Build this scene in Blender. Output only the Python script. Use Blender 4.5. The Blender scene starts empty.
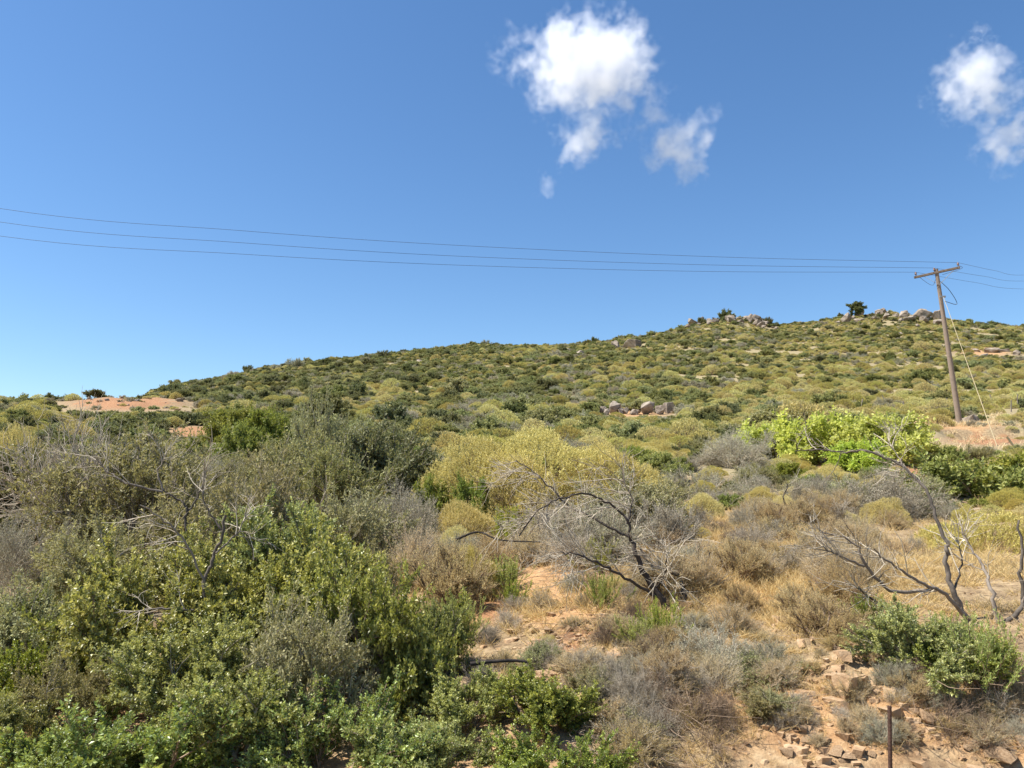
import bpy, bmesh, math, random
import numpy as np
from mathutils import Vector, Matrix

RNG = np.random.default_rng(11)
random.seed(4)
C = bpy.context.scene.collection
R = math.radians
F_PX, PITCH = 780.0, R(8.03)
SP, CP = math.sin(PITCH), math.cos(PITCH)
SUN_AZ, SUN_EL = R(-97), R(58)          # azimuth from the view axis (negative = towards the left), elevation

# ------------------------------------------------------------------ noise + terrain
def _hash(ix, iy, seed):
    n = (ix * 374761393 + iy * 668265263 + seed * 1442695041) & 0xffffffff
    n = ((n ^ (n >> 13)) * 1274126177) & 0xffffffff
    return ((n ^ (n >> 16)) & 0xffff) / 65535.0
def noise(x, y, seed=0):
    x = np.asarray(x, float); y = np.asarray(y, float)
    ix = np.floor(x).astype(np.int64); iy = np.floor(y).astype(np.int64)
    fx = x - ix; fy = y - iy
    fx = fx * fx * (3 - 2 * fx); fy = fy * fy * (3 - 2 * fy)
    a = _hash(ix, iy, seed); b = _hash(ix + 1, iy, seed); c = _hash(ix, iy + 1, seed); d = _hash(ix + 1, iy + 1, seed)
    return (a * (1 - fx) + b * fx) * (1 - fy) + (c * (1 - fx) + d * fx) * fy
def fbm(x, y, seed=0, octv=4):
    s = 0; a = 0.5; t = 0
    for i in range(octv):
        s = s + a * noise(x, y, seed + i * 7); t += a
        x = x * 2.03 + 3.1; y = y * 2.03 + 1.7; a *= 0.5
    return s / t - 0.5

D_N = [4.5, 5.2, 6, 7, 8.5, 10.5, 13, 16, 20, 26, 34]
COL_N = [-300, 0, 200, 400, 540, 680, 850, 1024, 1500]
TAB_N = [[792,735,700,665,625,590,560,535,510,485,465],
         [792,735,695,655,610,575,545,520,497,476,460],
         [792,735,690,650,605,568,538,514,492,473,457],
         [792,735,690,648,602,562,525,497,478,463,450],
         [792,712,660,622,584,546,508,482,468,456,446],
         [792,694,646,612,578,544,512,490,472,457,445],
         [790,686,634,602,573,547,520,497,476,458,445],
         [788,680,628,600,572,547,522,498,477,459,444],
         [788,680,628,600,572,547,522,498,477,459,444]]
D_F = [46, 62, 85, 115, 155, 205, 260, 310, 400]
COL_F = [-300, 0, 90, 160, 250, 330, 400, 470, 540, 600, 650, 700, 740, 790, 850, 910, 1024, 1500]
TAB_F = [[445,425,412,425,440,445,450,455,460],[443,419,405,415,428,435,440,445,450],[442,415,397,408,415,420,425,430,440],
         [441,415,398,400,395,389,391,400,415],[440,421,407,399,388,376,373,380,400],[438,420,406,395,382,368,361,364,385],
         [436,418,405,392,378,364,354,353,372],[434,417,404,390,375,360,350,347,364],[433,416,403,388,372,358,349,346,362],
         [432,416,402,387,370,356,348,344,360],[431,415,401,386,368,352,342,336,353],[431,415,401,385,367,349,335,326,343],
         [430,415,400,385,366,348,333,320,338],[430,415,400,385,366,349,335,327,343],[430,415,400,385,366,348,333,319,336],
         [429,414,399,384,365,347,331,313,331],[428,413,398,383,365,348,334,325,341],[426,411,398,385,370,357,348,343,358]]
# one merged table of slopes (z / d) over columns x depth
COLS = sorted(set(COL_N + COL_F))
D_ALL = D_N + D_F
def _tab():
    out = np.zeros((len(COLS), len(D_ALL)))
    for j in range(len(D_N)):
        out[:, j] = np.interp(COLS, COL_N, [r[j] for r in TAB_N])
    for j in range(len(D_F)):
        out[:, len(D_N) + j] = np.interp(COLS, COL_F, [r[j] for r in TAB_F])
    ang = np.arctan((384 - out) / F_PX) + PITCH
    return np.tan(ang) * np.array(D_ALL)[None]
ZTAB = _tab()
LOGD = np.log(D_ALL)
def _base(px, d):
    d0 = np.clip(d, D_ALL[0], D_ALL[-1])
    fx = np.interp(px, COLS, np.arange(len(COLS))); fy = np.interp(np.log(d0), LOGD, np.arange(len(D_ALL)))
    ix = np.clip(fx.astype(int), 0, len(COLS) - 2); iy = np.clip(fy.astype(int), 0, len(D_ALL) - 2)
    a = fx - ix; b = fy - iy
    # linear in true depth inside each row
    d1 = np.array(D_ALL)[iy]; d2 = np.array(D_ALL)[iy + 1]; b = (d0 - d1) / (d2 - d1)
    return (ZTAB[ix, iy] * (1 - a) + ZTAB[ix + 1, iy] * a) * (1 - b) + (ZTAB[ix, iy + 1] * (1 - a) + ZTAB[ix + 1, iy + 1] * a) * b
def height(x, y):
    x = np.atleast_1d(np.asarray(x, float)); y = np.atleast_1d(np.asarray(y, float))
    d = np.maximum(y, 2.0); u = np.clip(x / d, -1.4, 1.4)
    px = 512 + F_PX * u
    for _ in range(3):
        z = _base(px, d); px = 512 + F_PX * u * (CP + z / np.maximum(d, 4.5) * SP)
    far = np.clip((y - 400) / 2200, 0, 1)
    z = z * (1 - far) ** 2
    # the road cut below the pole (about 0.9 m step) and relief
    cut = np.clip((u - 0.545) / 0.03, 0, 1)
    edge = 44.5 + 1.2 * fbm(x / 3.0, y * 0, 5)
    z = z - cut * 0.95 * np.clip(1 - (edge - y) / 9.0, 0, 1) * (1 / (1 + np.exp(np.clip((y - edge) * 7, -40, 40))))
    s = np.clip((y - 4.2) / 3, 0, 1)
    z = z + s * (0.32 * fbm(x / 1.7, y / 1.7, 21, 5) + 0.10 * fbm(x / .45, y / .45, 31, 4)) * np.clip(1.15 - y / 80, .35, 1)
    z = z + s * 0.012 * np.minimum(y, 260) * fbm(x / (9 + y * .03), y / (9 + y * .03), 41, 4)
    rg_ = np.exp(-((y - 76) / 9) ** 2) * np.clip((-.36 - u) / .06, 0, 1); z = z + rg_ * (1.1 * fbm(x / 4.5, y / 4.5, 71, 4) + .3 * fbm(x / .9, y / .9, 72, 3))
    # crumbly face of the bank
    bank = np.exp(-((y - 5.6) / 0.8) ** 2) * np.clip((u + .15) / .3, 0, 1)
    z = z + bank * 0.42 * np.abs(fbm(x / .5, y / .35, 61, 4)) - bank * .05
    return z
def H(x, y): return float(height(x, y)[0])

def ray(px, py):
    u = (px - 512) / F_PX; v = (384 - py) / F_PX
    den = CP - v * SP
    return u / den, (SP + v * CP) / den        # x/y, z/y
def at(px, py, y):
    a, b = ray(px, py); return Vector((a * y, y, b * y))
def place(px, d):
    u = (px - 512) / F_PX
    x = u * d
    for _ in range(4):
        z = H(x, d); x = u * (CP * d + z * SP)
    return x, d, H(x, d)
def hit(px, py, y0=4.3, y1=420):
    a, b = ray(px, py)
    ys = np.exp(np.linspace(math.log(y0), math.log(y1), 700))
    zz = height(a * ys, ys)
    k = np.nonzero(zz > b * ys)[0]
    y = ys[k[0]] if len(k) else y1
    return a * y, y, H(a * y, y)

# ------------------------------------------------------------------ tagging
def tag(o, label=None, cat=None, group=None, kind=None):
    if label: o['label'] = label
    if cat: o['category'] = cat
    if group: o['group'] = group
    if kind: o['kind'] = kind
    return o
def link(name, data, parent=None):
    o = bpy.data.objects.new(name, data); C.objects.link(o)
    if parent is not None: o.parent = parent
    return o

# ------------------------------------------------------------------ mesh kit (numpy, quads)
def nrm(v): return v / np.maximum(np.linalg.norm(v, axis=-1, keepdims=True), 1e-9)
class Geo:
    def __init__(s): s.V = []; s.Q = []; s.a = []; s.r = []; s.m = []; s.n = 0
    def add(s, V, Q, age, rnd, mat=0):
        s.V.append(V); s.Q.append(Q + s.n); s.n += len(V)
        s.a.append(np.broadcast_to(age, len(Q)).astype(np.float32)); s.r.append(np.broadcast_to(rnd, len(Q)).astype(np.float32))
        s.m.append(np.full(len(Q), mat, np.int32))
    def arrays(s): return np.concatenate(s.V), np.concatenate(s.Q), np.concatenate(s.a), np.concatenate(s.r), np.concatenate(s.m)
    def build(s, name, mats, smooth=False, norm=None):
        V, Q, a, r, m = s.arrays()
        if norm is not None: V = norm(V)
        return quadmesh(name, V, Q, a, r, m, mats, smooth)
def quadmesh(name, V, Q, a, r, m, mats, smooth=False):
    me = bpy.data.meshes.new(name)
    n = len(Q)
    me.vertices.add(len(V)); me.vertices.foreach_set('co', np.ascontiguousarray(V, np.float32).ravel())
    me.loops.add(4 * n); me.loops.foreach_set('vertex_index', np.ascontiguousarray(Q, np.int32).ravel())
    me.polygons.add(n); me.polygons.foreach_set('loop_start', np.arange(n, dtype=np.int32) * 4)
    me.polygons.foreach_set('material_index', m)
    me.polygons.foreach_set('use_smooth', np.full(n, smooth))
    me.update(calc_edges=True)
    for nm, arr in (('age', a), ('rnd', r)):
        at_ = me.attributes.new(nm, 'FLOAT', 'FACE'); at_.data.foreach_set('value', np.ascontiguousarray(arr, np.float32))
    for mt in (mats if isinstance(mats, (list, tuple)) else [mats]): me.materials.append(mt)
    return me
def grow(rng, S, D, L, nseg, wob, up=0.0):
    n = len(S); P = np.empty((n, nseg + 1, 3)); P[:, 0] = S; d = D.copy()
    for i in range(nseg):
        d = nrm(d + rng.normal(0, wob, (n, 3)) + np.array([0, 0, up])); P[:, i + 1] = P[:, i] + d * (L / nseg)[:, None]
    return P
def spawn(rng, P, k, tmin, spread, out=0.0, up=0.0, tmax=1.0):
    n, m = P.shape[:2]; p = np.repeat(np.arange(n), k)
    t = rng.uniform(tmin, tmax, n * k) * (m - 1); i = np.minimum(t.astype(int), m - 2); f = (t - i)[:, None]
    pos = P[p, i] * (1 - f) + P[p, i + 1] * f
    tan = nrm(P[p, i + 1] - P[p, i]); rp = nrm(np.cross(tan, rng.normal(size=(n * k, 3))))
    o = pos.copy(); o[:, 2] *= .6; o = nrm(o)
    return pos, nrm(tan + spread * rp * rng.uniform(.6, 1.3, (n * k, 1)) + out * o + np.array([0, 0, up])), p, t / (m - 1)
def tubes(g, rng, P, r0, r1, sides=4, mat=0, age=0.0):
    n, m = P.shape[:2]
    T = np.empty_like(P); T[:, 1:-1] = P[:, 2:] - P[:, :-2]; T[:, 0] = P[:, 1] - P[:, 0]; T[:, -1] = P[:, -1] - P[:, -2]; T = nrm(T)
    ref = nrm(rng.normal(size=(n, 1, 3)) + np.array([2., 1, 0])); A = nrm(np.cross(T, ref)); B = np.cross(T, A)
    r0 = np.broadcast_to(r0, n); r1 = np.broadcast_to(r1, n)
    tt = np.linspace(0, 1, m)[None]; rad = r0[:, None] * (1 - tt) + r1[:, None] * tt
    an = np.arange(sides) / sides * 2 * np.pi
    V = P[:, :, None] + rad[:, :, None, None] * (A[:, :, None] * np.cos(an)[None, None, :, None] + B[:, :, None] * np.sin(an)[None, None, :, None])
    idx = np.arange(n * m * sides).reshape(n, m, sides); nx = np.roll(idx, -1, 2)
    Q = np.stack([idx[:, :-1], nx[:, :-1], nx[:, 1:], idx[:, 1:]], -1).reshape(-1, 4)
    rn = np.repeat(rng.uniform(0, 1, n), (m - 1) * sides)
    g.add(V.reshape(-1, 3), Q, age, rn, mat)
def leaves(g, rng, S, D, L, m, ll, lw, lift=0.5, t0=0.12, mat=0, agebase=0.0, jit=.45, flop=.6):
    """m leaves along each twig (S, D, L), spiralling; each one rhombic folded blade"""
    n = len(S); t = np.linspace(t0, 1, m)[None] + rng.normal(0, .04, (n, m)); ph = rng.uniform(0, 6.28, (n, 1)) + np.arange(m)[None] * 2.4
    a = nrm(np.cross(D, rng.normal(size=(n, 3)))); b = np.cross(D, a)
    rad = a[:, None] * np.cos(ph)[..., None] + b[:, None] * np.sin(ph)[..., None]
    pos = S[:, None] + D[:, None] * (L[:, None] * t)[..., None]
    li = lift + .7 * np.clip(t, 0, 1)[..., None] ** 3
    ax = nrm(rad + li * D[:, None] + rng.normal(0, jit, (n, m, 3)))
    w = nrm(np.cross(ax, D[:, None] + rng.normal(0, flop, (n, m, 3)))); nn = np.cross(w, ax)
    s = rng.uniform(.7, 1.25, (n, m, 1)); ln = ll * s; wd = lw * s
    v0 = pos; v1 = pos + ax * ln * .5 + w * wd * .5 + nn * wd * .13; v2 = pos + ax * ln; v3 = pos + ax * ln * .5 - w * wd * .5 + nn * wd * .13
    V = np.stack([v0, v1, v2, v3], 2).reshape(-1, 3); Q = np.arange(len(V)).reshape(-1, 4)
    ag = np.clip(t * .8 + rng.normal(0, .15, (n, m)) + np.broadcast_to(agebase, n)[:, None], 0, 1)
    g.add(V, Q, ag.ravel(), rng.uniform(0, 1, n * m), mat)
def dome(rng, n, flat=.15, tilt=1.0):
    z = rng.uniform(flat, 1, n) ** .9; an = rng.uniform(0, 6.283, n); q = np.sqrt(np.maximum(1 - z * z, 0))
    return np.stack([q * np.cos(an), q * np.sin(an), z], -1)
def normaliser(V):
    rr = np.percentile(np.hypot(V[:, 0], V[:, 1]), 97); hh = np.percentile(V[:, 2], 99.3)
    return lambda X: X / np.array([rr, rr, hh])

# ------------------------------------------------------------------ materials
def mat(name):
    m = bpy.data.materials.new(name); m.use_nodes = True; m.node_tree.nodes.clear(); return m, m.node_tree.nodes, m.node_tree.links
def mixc(N, Lk, fac, a, b, mode='MIX'):
    n = N.new('ShaderNodeMix'); n.data_type = 'RGBA'; n.blend_type = mode
    for k, v in ((0, fac), (6, a), (7, b)):
        if hasattr(v, 'is_output') or isinstance(v, bpy.types.NodeSocket): Lk.new(v, n.inputs[k])
        elif k == 0: n.inputs[k].default_value = v
        else: n.inputs[k].default_value = (*v, 1)
    return n.outputs[2]
def attr(N, name):
    n = N.new('ShaderNodeAttribute'); n.attribute_name = name; return n
def mth(N, Lk, op, a, b=0.0, c=None):
    n = N.new('ShaderNodeMath'); n.operation = op
    for i, v in enumerate((a, b) if c is None else (a, b, c)):
        if isinstance(v, bpy.types.NodeSocket): Lk.new(v, n.inputs[i])
        else: n.inputs[i].default_value = v
    return n.outputs[0]
def ntex(N, Lk, vec, scale, detail=4, rough=.55):
    n = N.new('ShaderNodeTexNoise'); n.inputs['Scale'].default_value = scale; n.inputs['Detail'].default_value = detail; n.inputs['Roughness'].default_value = rough
    if vec is not None: Lk.new(vec, n.inputs['Vector'])
    return n.outputs[0]
def ramp(N, Lk, x, stops):
    n = N.new('ShaderNodeValToRGB'); Lk.new(x, n.inputs[0]); e = n.color_ramp.elements
    while len(e) < len(stops): e.new(.5)
    for k, (p, c) in enumerate(stops): e[k].position = p; e[k].color = (*c, 1) if len(c) == 3 else c
    return n.outputs[0]
def leaf_mat(name, old, mid, tip, transl=.28, rough=.42, spec=.45, tipk=1.0, vary=.35, hue=.03, sat=1.0):
    m, N, L = mat(name)
    oi = N.new('ShaderNodeObjectInfo')
    c = mixc(N, L, attr(N, 'rnd').outputs['Fac'], old, mid)
    ag = mth(N, L, 'POWER', attr(N, 'age').outputs['Fac'], 2.0)
    c = mixc(N, L, mth(N, L, 'MULTIPLY', ag, tipk), c, tip)
    r2 = mth(N, L, 'FRACT', mth(N, L, 'MULTIPLY', oi.outputs['Random'], 17.3))
    hs = N.new('ShaderNodeHueSaturation'); L.new(c, hs.inputs['Color'])
    L.new(mth(N, L, 'MULTIPLY_ADD', oi.outputs['Random'], hue * 2, .5 - hue), hs.inputs['Hue'])
    L.new(mth(N, L, 'MULTIPLY_ADD', r2, vary, 1 - vary / 2), hs.inputs['Value'])
    L.new(mth(N, L, 'MULTIPLY_ADD', r2, -.3, sat + .1), hs.inputs['Saturation'])
    p = N.new('ShaderNodeBsdfPrincipled'); p.inputs['Roughness'].default_value = rough; p.inputs['Specular IOR Level'].default_value = spec
    L.new(hs.outputs[0], p.inputs['Base Color'])
    t = N.new('ShaderNodeBsdfTranslucent'); L.new(mixc(N, L, .5, hs.outputs[0], (tip[0] * 1.3, tip[1] * 1.3, tip[2])), t.inputs['Color'])
    x = N.new('ShaderNodeMixShader'); x.inputs[0].default_value = transl; L.new(p.outputs[0], x.inputs[1]); L.new(t.outputs[0], x.inputs[2])
    o = N.new('ShaderNodeOutputMaterial'); L.new(x.outputs[0], o.inputs[0]); return m
def wood_mat(name, a, b, scale=14, rough=.85, bump=.3):
    m, N, L = mat(name)
    tc = N.new('ShaderNodeTexCoord'); oi = N.new('ShaderNodeObjectInfo')
    f = mth(N, L, 'ADD', mth(N, L, 'MULTIPLY', ntex(N, L, tc.outputs['Object'], scale, 5), .7), mth(N, L, 'MULTIPLY', attr(N, 'rnd').outputs['Fac'], .45))
    c = ramp(N, L, f, [(.3, a), (.78, b)])
    p = N.new('ShaderNodeBsdfPrincipled'); p.inputs['Roughness'].default_value = rough; p.inputs['Specular IOR Level'].default_value = .2
    hs = N.new('ShaderNodeHueSaturation'); L.new(c, hs.inputs['Color']); L.new(mth(N, L, 'MULTIPLY_ADD', oi.outputs['Random'], .4, .8), hs.inputs['Value'])
    L.new(hs.outputs[0], p.inputs['Base Color'])
    if bump:
        bp = N.new('ShaderNodeBump'); bp.inputs['Strength'].default_value = bump; bp.inputs['Distance'].default_value = .02
        L.new(ntex(N, L, tc.outputs['Object'], scale * 3, 5), bp.inputs['Height']); L.new(bp.outputs[0], p.inputs['Normal'])
    o = N.new('ShaderNodeOutputMaterial'); L.new(p.outputs[0], o.inputs[0]); return m
def plain(name, c, rough=.6, metal=0.0, scale=20, var=.25):
    m, N, L = mat(name); tc = N.new('ShaderNodeTexCoord')
    col = ramp(N, L, ntex(N, L, tc.outputs['Object'], scale, 5), [(.3, tuple(v * (1 - var) for v in c)), (.7, tuple(v * (1 + var) for v in c))])
    p = N.new('ShaderNodeBsdfPrincipled'); p.inputs['Roughness'].default_value = rough; p.inputs['Metallic'].default_value = metal
    L.new(col, p.inputs['Base Color']); o = N.new('ShaderNodeOutputMaterial'); L.new(p.outputs[0], o.inputs[0]); return m
def rock_mat(name, a, b, c, scale=2.5):
    m, N, L = mat(name); tc = N.new('ShaderNodeTexCoord'); oi = N.new('ShaderNodeObjectInfo')
    vec = N.new('ShaderNodeVectorMath'); vec.operation = 'ADD'; L.new(tc.outputs['Object'], vec.inputs[0]); L.new(oi.outputs['Location'], vec.inputs[1])
    n1 = ntex(N, L, vec.outputs[0], scale, 8, .65)
    col = ramp(N, L, n1, [(.3, a), (.5, b), (.72, c)])
    p = N.new('ShaderNodeBsdfPrincipled'); p.inputs['Roughness'].default_value = .9; p.inputs['Specular IOR Level'].default_value = .2
    L.new(col, p.inputs['Base Color'])
    bp = N.new('ShaderNodeBump'); bp.inputs['Strength'].default_value = .8; bp.inputs['Distance'].default_value = .12 / scale
    L.new(ntex(N, L, vec.outputs[0], scale * 5, 8, .7), bp.inputs['Height']); L.new(bp.outputs[0], p.inputs['Normal'])
    o = N.new('ShaderNodeOutputMaterial'); L.new(p.outputs[0], o.inputs[0]); return m

M = {
 'mastic': leaf_mat('mastic_leaf', (.036, .066, .012), (.15, .195, .036), (.60, .58, .12), .28, .4, .5, tipk=.9),
 'masticpale': leaf_mat('pale_glossy_leaf', (.065, .095, .022), (.20, .235, .058), (.56, .54, .14), .28, .4, .5, tipk=.85),
 'masticdeep': leaf_mat('deep_glossy_leaf', (.030, .06, .010), (.12, .175, .026), (.54, .57, .085), .28, .38, .5, tipk=.75),
 'olive': leaf_mat('olive_leaf', (.11, .115, .042), (.26, .255, .10), (.47, .42, .16), .28, .55, .28, tipk=.85),
 'darkgreen': leaf_mat('dark_leaf', (.055, .07, .022), (.145, .16, .055), (.28, .27, .10), .28, .5, .3, tipk=.7),
 'maquis': leaf_mat('maquis_leaf', (.10, .118, .04), (.215, .232, .08), (.40, .39, .14), .28, .55, .25, hue=.028, vary=.7),
 'cushion': leaf_mat('cushion_leaf', (.235, .22, .08), (.425, .39, .13), (.70, .60, .20), .28, .6, .2, hue=.022, vary=.5),
 'gold': leaf_mat('gold_leaf', (.30, .265, .085), (.51, .44, .145), (.74, .62, .23), .32, .6, .2, hue=.012, vary=.25),
 'heath': leaf_mat('heath_needle', (.15, .195, .024), (.30, .35, .045), (.52, .53, .10), .35, .5, .25, vary=.2),
 'fig': leaf_mat('broad_leaf', (.20, .28, .035), (.40, .49, .065), (.62, .66, .13), .42, .5, .3, vary=.15),
 'green': leaf_mat('mid_leaf', (.09, .135, .022), (.20, .25, .045), (.37, .39, .08), .32, .5, .3, vary=.3),
 'greyleaf': leaf_mat('grey_leaf', (.22, .205, .13), (.37, .345, .235), (.50, .46, .32), .2, .7, .15, vary=.35),
 'straw': leaf_mat('straw', (.44, .31, .145), (.64, .485, .24), (.76, .61, .32), .35, .7, .12, vary=.3, hue=.012),
 'twig_grey': wood_mat('grey_twig', (.22, .185, .135), (.50, .435, .335), bump=0),
 'twig_brown': wood_mat('brown_twig', (.13, .09, .06), (.32, .235, .16), bump=0),
 'dead': wood_mat('charred_branch', (.014, .012, .011), (.075, .06, .05), 9, bump=.4),
 'deadpale': wood_mat('bleached_branch', (.05, .042, .034), (.25, .21, .17), 9, bump=.4),
 'pole': wood_mat('weathered_pole_wood', (.10, .075, .055), (.24, .185, .14), 6),
 'post': wood_mat('fence_post_wood', (.12, .10, .085), (.26, .22, .18), 8),
 'rock': rock_mat('ridge_rock', (.13, .105, .08), (.27, .22, .17), (.42, .36, .29), 1.2),
 'stone': rock_mat('bank_stone', (.24, .15, .085), (.42, .275, .155), (.56, .42, .27), 7),
 'wire': plain('cable', (.05, .05, .055), .5), 'rust': plain('rusty_iron', (.085, .045, .03), .8, .3, 60, .5),
 'guy': plain('guy_strand', (.40, .32, .18), .6, 0, 9, .15), 'porcelain': plain('insulator_ceramic', (.22, .12, .08), .3), 'steel': plain('galvanised_steel', (.35, .35, .34), .5, .5),
}

# ------------------------------------------------------------------ ground
def ground_material():
    m, N, L = mat('hillside_soil')
    tc = N.new('ShaderNodeTexCoord'); v = tc.outputs['Object']
    big = ntex(N, L, v, .8, 8, .62); fine = ntex(N, L, v, 9, 8, .7); grit = ntex(N, L, v, 45, 4, .6)
    soil = ramp(N, L, fine, [(.28, (.30, .165, .078)), (.5, (.46, .275, .135)), (.72, (.60, .41, .225))])
    red = ramp(N, L, fine, [(.32, (.20, .095, .05)), (.52, (.38, .20, .10)), (.72, (.54, .33, .18))])
    litter = ramp(N, L, fine, [(.32, (.15, .10, .06)), (.52, (.34, .245, .14)), (.72, (.50, .38, .23))])
    scrub = ramp(N, L, fine, [(.3, (.20, .165, .085)), (.55, (.35, .285, .16)), (.75, (.52, .42, .27))])
    s = attr(N, 'soil'); sx = N.new('ShaderNodeSeparateColor'); L.new(s.outputs['Color'], sx.inputs[0])
    nz = mth(N, L, 'MULTIPLY_ADD', big, 1.6, -.8)
    def msk(ch, k=3.0): return mth(N, L, 'MULTIPLY', 1.0, mth(N, L, 'MINIMUM', mth(N, L, 'MAXIMUM', mth(N, L, 'MULTIPLY_ADD', mth(N, L, 'ADD', ch, nz), k, -.5 * k + .5), 0.0), 1.0))
    c = mixc(N, L, msk(sx.outputs[0]), litter, soil)
    c = mixc(N, L, msk(sx.outputs[1]), c, red)
    c = mixc(N, L, msk(sx.outputs[2]), c, scrub)
    c = mixc(N, L, .35, c, ramp(N, L, grit, [(.3, (.35, .35, .35)), (.7, (1, 1, 1))]), 'MULTIPLY')
    p = N.new('ShaderNodeBsdfPrincipled'); p.inputs['Roughness'].default_value = .95; p.inputs['Specular IOR Level'].default_value = .15
    L.new(c, p.inputs['Base Color'])
    bp = N.new('ShaderNodeBump'); bp.inputs['Strength'].default_value = .7; bp.inputs['Distance'].default_value = .04
    L.new(mth(N, L, 'ADD', fine, mth(N, L, 'MULTIPLY', grit, .4)), bp.inputs['Height']); L.new(bp.outputs[0], p.inputs['Normal'])
    o = N.new('ShaderNodeOutputMaterial'); L.new(p.outputs[0], o.inputs[0]); return m
PATCH_RED = [(125, 403, 60, 8), (190, 432, 22, 7), (985, 440, 42, 6), (850, 462, 45, 9), (585, 645, 42, 30), (490, 600, 30, 30), (930, 470, 40, 9)]
PATCH_SOIL = [(860, 720, 120, 60), (560, 600, 70, 40), (700, 560, 60, 30), (800, 580, 90, 50), (1000, 735, 60, 40), (60, 690, 40, 40), (470, 590, 40, 40), (950, 425, 60, 6), (985, 352, 28, 5), (700, 400, 30, 6), (638, 412, 36, 6)]
def build_ground():
    th = np.concatenate([np.linspace(-52, 52, 560), np.linspace(55, 305, 60)]) * math.pi / 180
    rr = np.concatenate([[0.0], np.exp(np.linspace(math.log(.5), math.log(3000), 560))])
    A, B = np.meshgrid(th, rr)
    X = np.sin(A) * B; Y = np.cos(A) * B
    Z = height(X.ravel(), Y.ravel())
    V = np.stack([X.ravel(), Y.ravel(), Z], -1)
    nt = len(th); idx = np.arange(V.shape[0]).reshape(len(rr), nt); nx = np.roll(idx, -1, 1)
    Q = np.stack([idx[:-1], idx[1:], nx[1:], nx[:-1]], -1).reshape(-1, 4)
    me = quadmesh('ground', V, Q, np.zeros(len(Q)), np.zeros(len(Q)), np.zeros(len(Q), np.int32), ground_material(), True)
    d = V[:, 1]
    dd = np.maximum(d, .5); dep = dd * CP + V[:, 2] * SP
    px = 512 + F_PX * V[:, 0] / dep; py = 384 - F_PX * (V[:, 2] * CP - dd * SP) / dep
    col = np.zeros((len(V), 4), np.float32); col[:, 3] = 1
    for ch, lst in ((0, PATCH_SOIL), (1, PATCH_RED)):
        for (cx, cy, rx, ry) in lst:
            g = np.exp(-(((px - cx) / rx) ** 2 + ((py - cy) / ry) ** 2)) * (d > 3)
            col[:, ch] = np.maximum(col[:, ch], g)
    col[:, 0] = np.maximum(col[:, 0], .45 * (d < 5.6))
    col[:, 2] = np.clip((d - 14) / 10, 0, .75) * (1 - np.clip(col[:, 1] * 1.6, 0, 1)) * (1 - np.clip(col[:, 0] * 1.2, 0, 1))
    ca = me.color_attributes.new('soil', 'FLOAT_COLOR', 'POINT'); ca.data.foreach_set('color', col.ravel())
    tag(link('ground', me), kind='structure')
build_ground()

# ------------------------------------------------------------------ plant prototypes (unit radius, unit height)
def branch_skeleton(rng, n0, L0, k1, l1, k2, l2, flat=.12, wob=.12, out=.35, up=.08, base=.12, spread=.8):
    D = dome(rng, n0, flat); S = np.zeros((n0, 3)); S[:, :2] = rng.normal(0, base, (n0, 2)); S[:, 2] = -.05
    P0 = grow(rng, S, nrm(D + np.array([0, 0, .25])), L0 * rng.uniform(.72, 1.05, n0), 5, wob, .02)
    s1, d1, p1, t1 = spawn(rng, P0, k1, .35, spread, out, up); P1 = grow(rng, s1, d1, l1 * rng.uniform(.6, 1.2, len(s1)), 3, wob * 1.3, .03)
    s2, d2, p2, t2 = spawn(rng, P1, k2, .25, spread, out * 1.2, up * 1.5); L2 = l2 * rng.uniform(.6, 1.3, len(s2))
    return P0, P1, s2, d2, L2
def leafy(name, seed, lm, wm, n0=20, k1=12, k2=11, m=18, ll=.05, lw=.024, l1=.34, l2=.17, L0=.82, lift=.5, tw=True, **kw):
    rng = np.random.default_rng(seed)
    P0, P1, s2, d2, L2 = branch_skeleton(rng, n0, L0, k1, l1, k2, l2, **kw)
    keep = (np.linalg.norm(s2 * np.array([1, 1, 1.1]), axis=1) > .32); s2, d2, L2 = s2[keep], d2[keep], L2[keep]
    f = Geo(); leaves(f, rng, s2, d2, L2, m, ll, lw, lift, agebase=rng.normal(0, .12, len(s2)))
    V = f.arrays()[0]; nz = normaliser(V)
    b = Geo(); tubes(b, rng, P0, .022, .009, 6); tubes(b, rng, P1, .008, .003, 4)
    if tw: tubes(b, rng, np.stack([s2, s2 + d2 * L2[:, None]], 1), .0028, .0012, 3)
    return b.build(name + '_branches', M[wm], True, nz), f.build(name + '_foliage', M[lm], False, nz)
def dry(name, seed, wm, n0=16, k=(7, 6, 4), l=(.42, .26, .15), r=(.011, .0055, .0032, .0022), leaf=None, m=0, ll=.03, lw=.012, wob=.2, flat=.15, L0=.75):
    rng = np.random.default_rng(seed)
    D = dome(rng, n0, flat); S = np.zeros((n0, 3)); S[:, :2] = rng.normal(0, .1, (n0, 2)); S[:, 2] = -.05
    Ps = [grow(rng, S, nrm(D + np.array([0, 0, .2])), L0 * rng.uniform(.65, 1.05, n0), 5, wob, .02)]
    for q in range(3):
        s, d, _, _ = spawn(rng, Ps[-1], k[q], .25, .9, .3, .1); Ps.append(grow(rng, s, d, l[q] * rng.uniform(.5, 1.25, len(s)), 3, wob, .03))
    b = Geo()
    for q, P in enumerate(Ps): tubes(b, rng, P, r[q], r[q] * .55, (6, 4, 3, 3)[q])
    nz = normaliser(b.arrays()[0])
    fm = None
    if leaf:
        P = Ps[-1]; s = P[:, 1]; e = P[:, -1] - s; Ln = np.linalg.norm(e, axis=1)
        f = Geo(); leaves(f, rng, s, nrm(e), Ln, m, ll, lw, .6); fm = f.build(name + '_foliage', M[leaf], False, nz)
    return b.build(name + '_branches', M[wm], True, nz), fm
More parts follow.
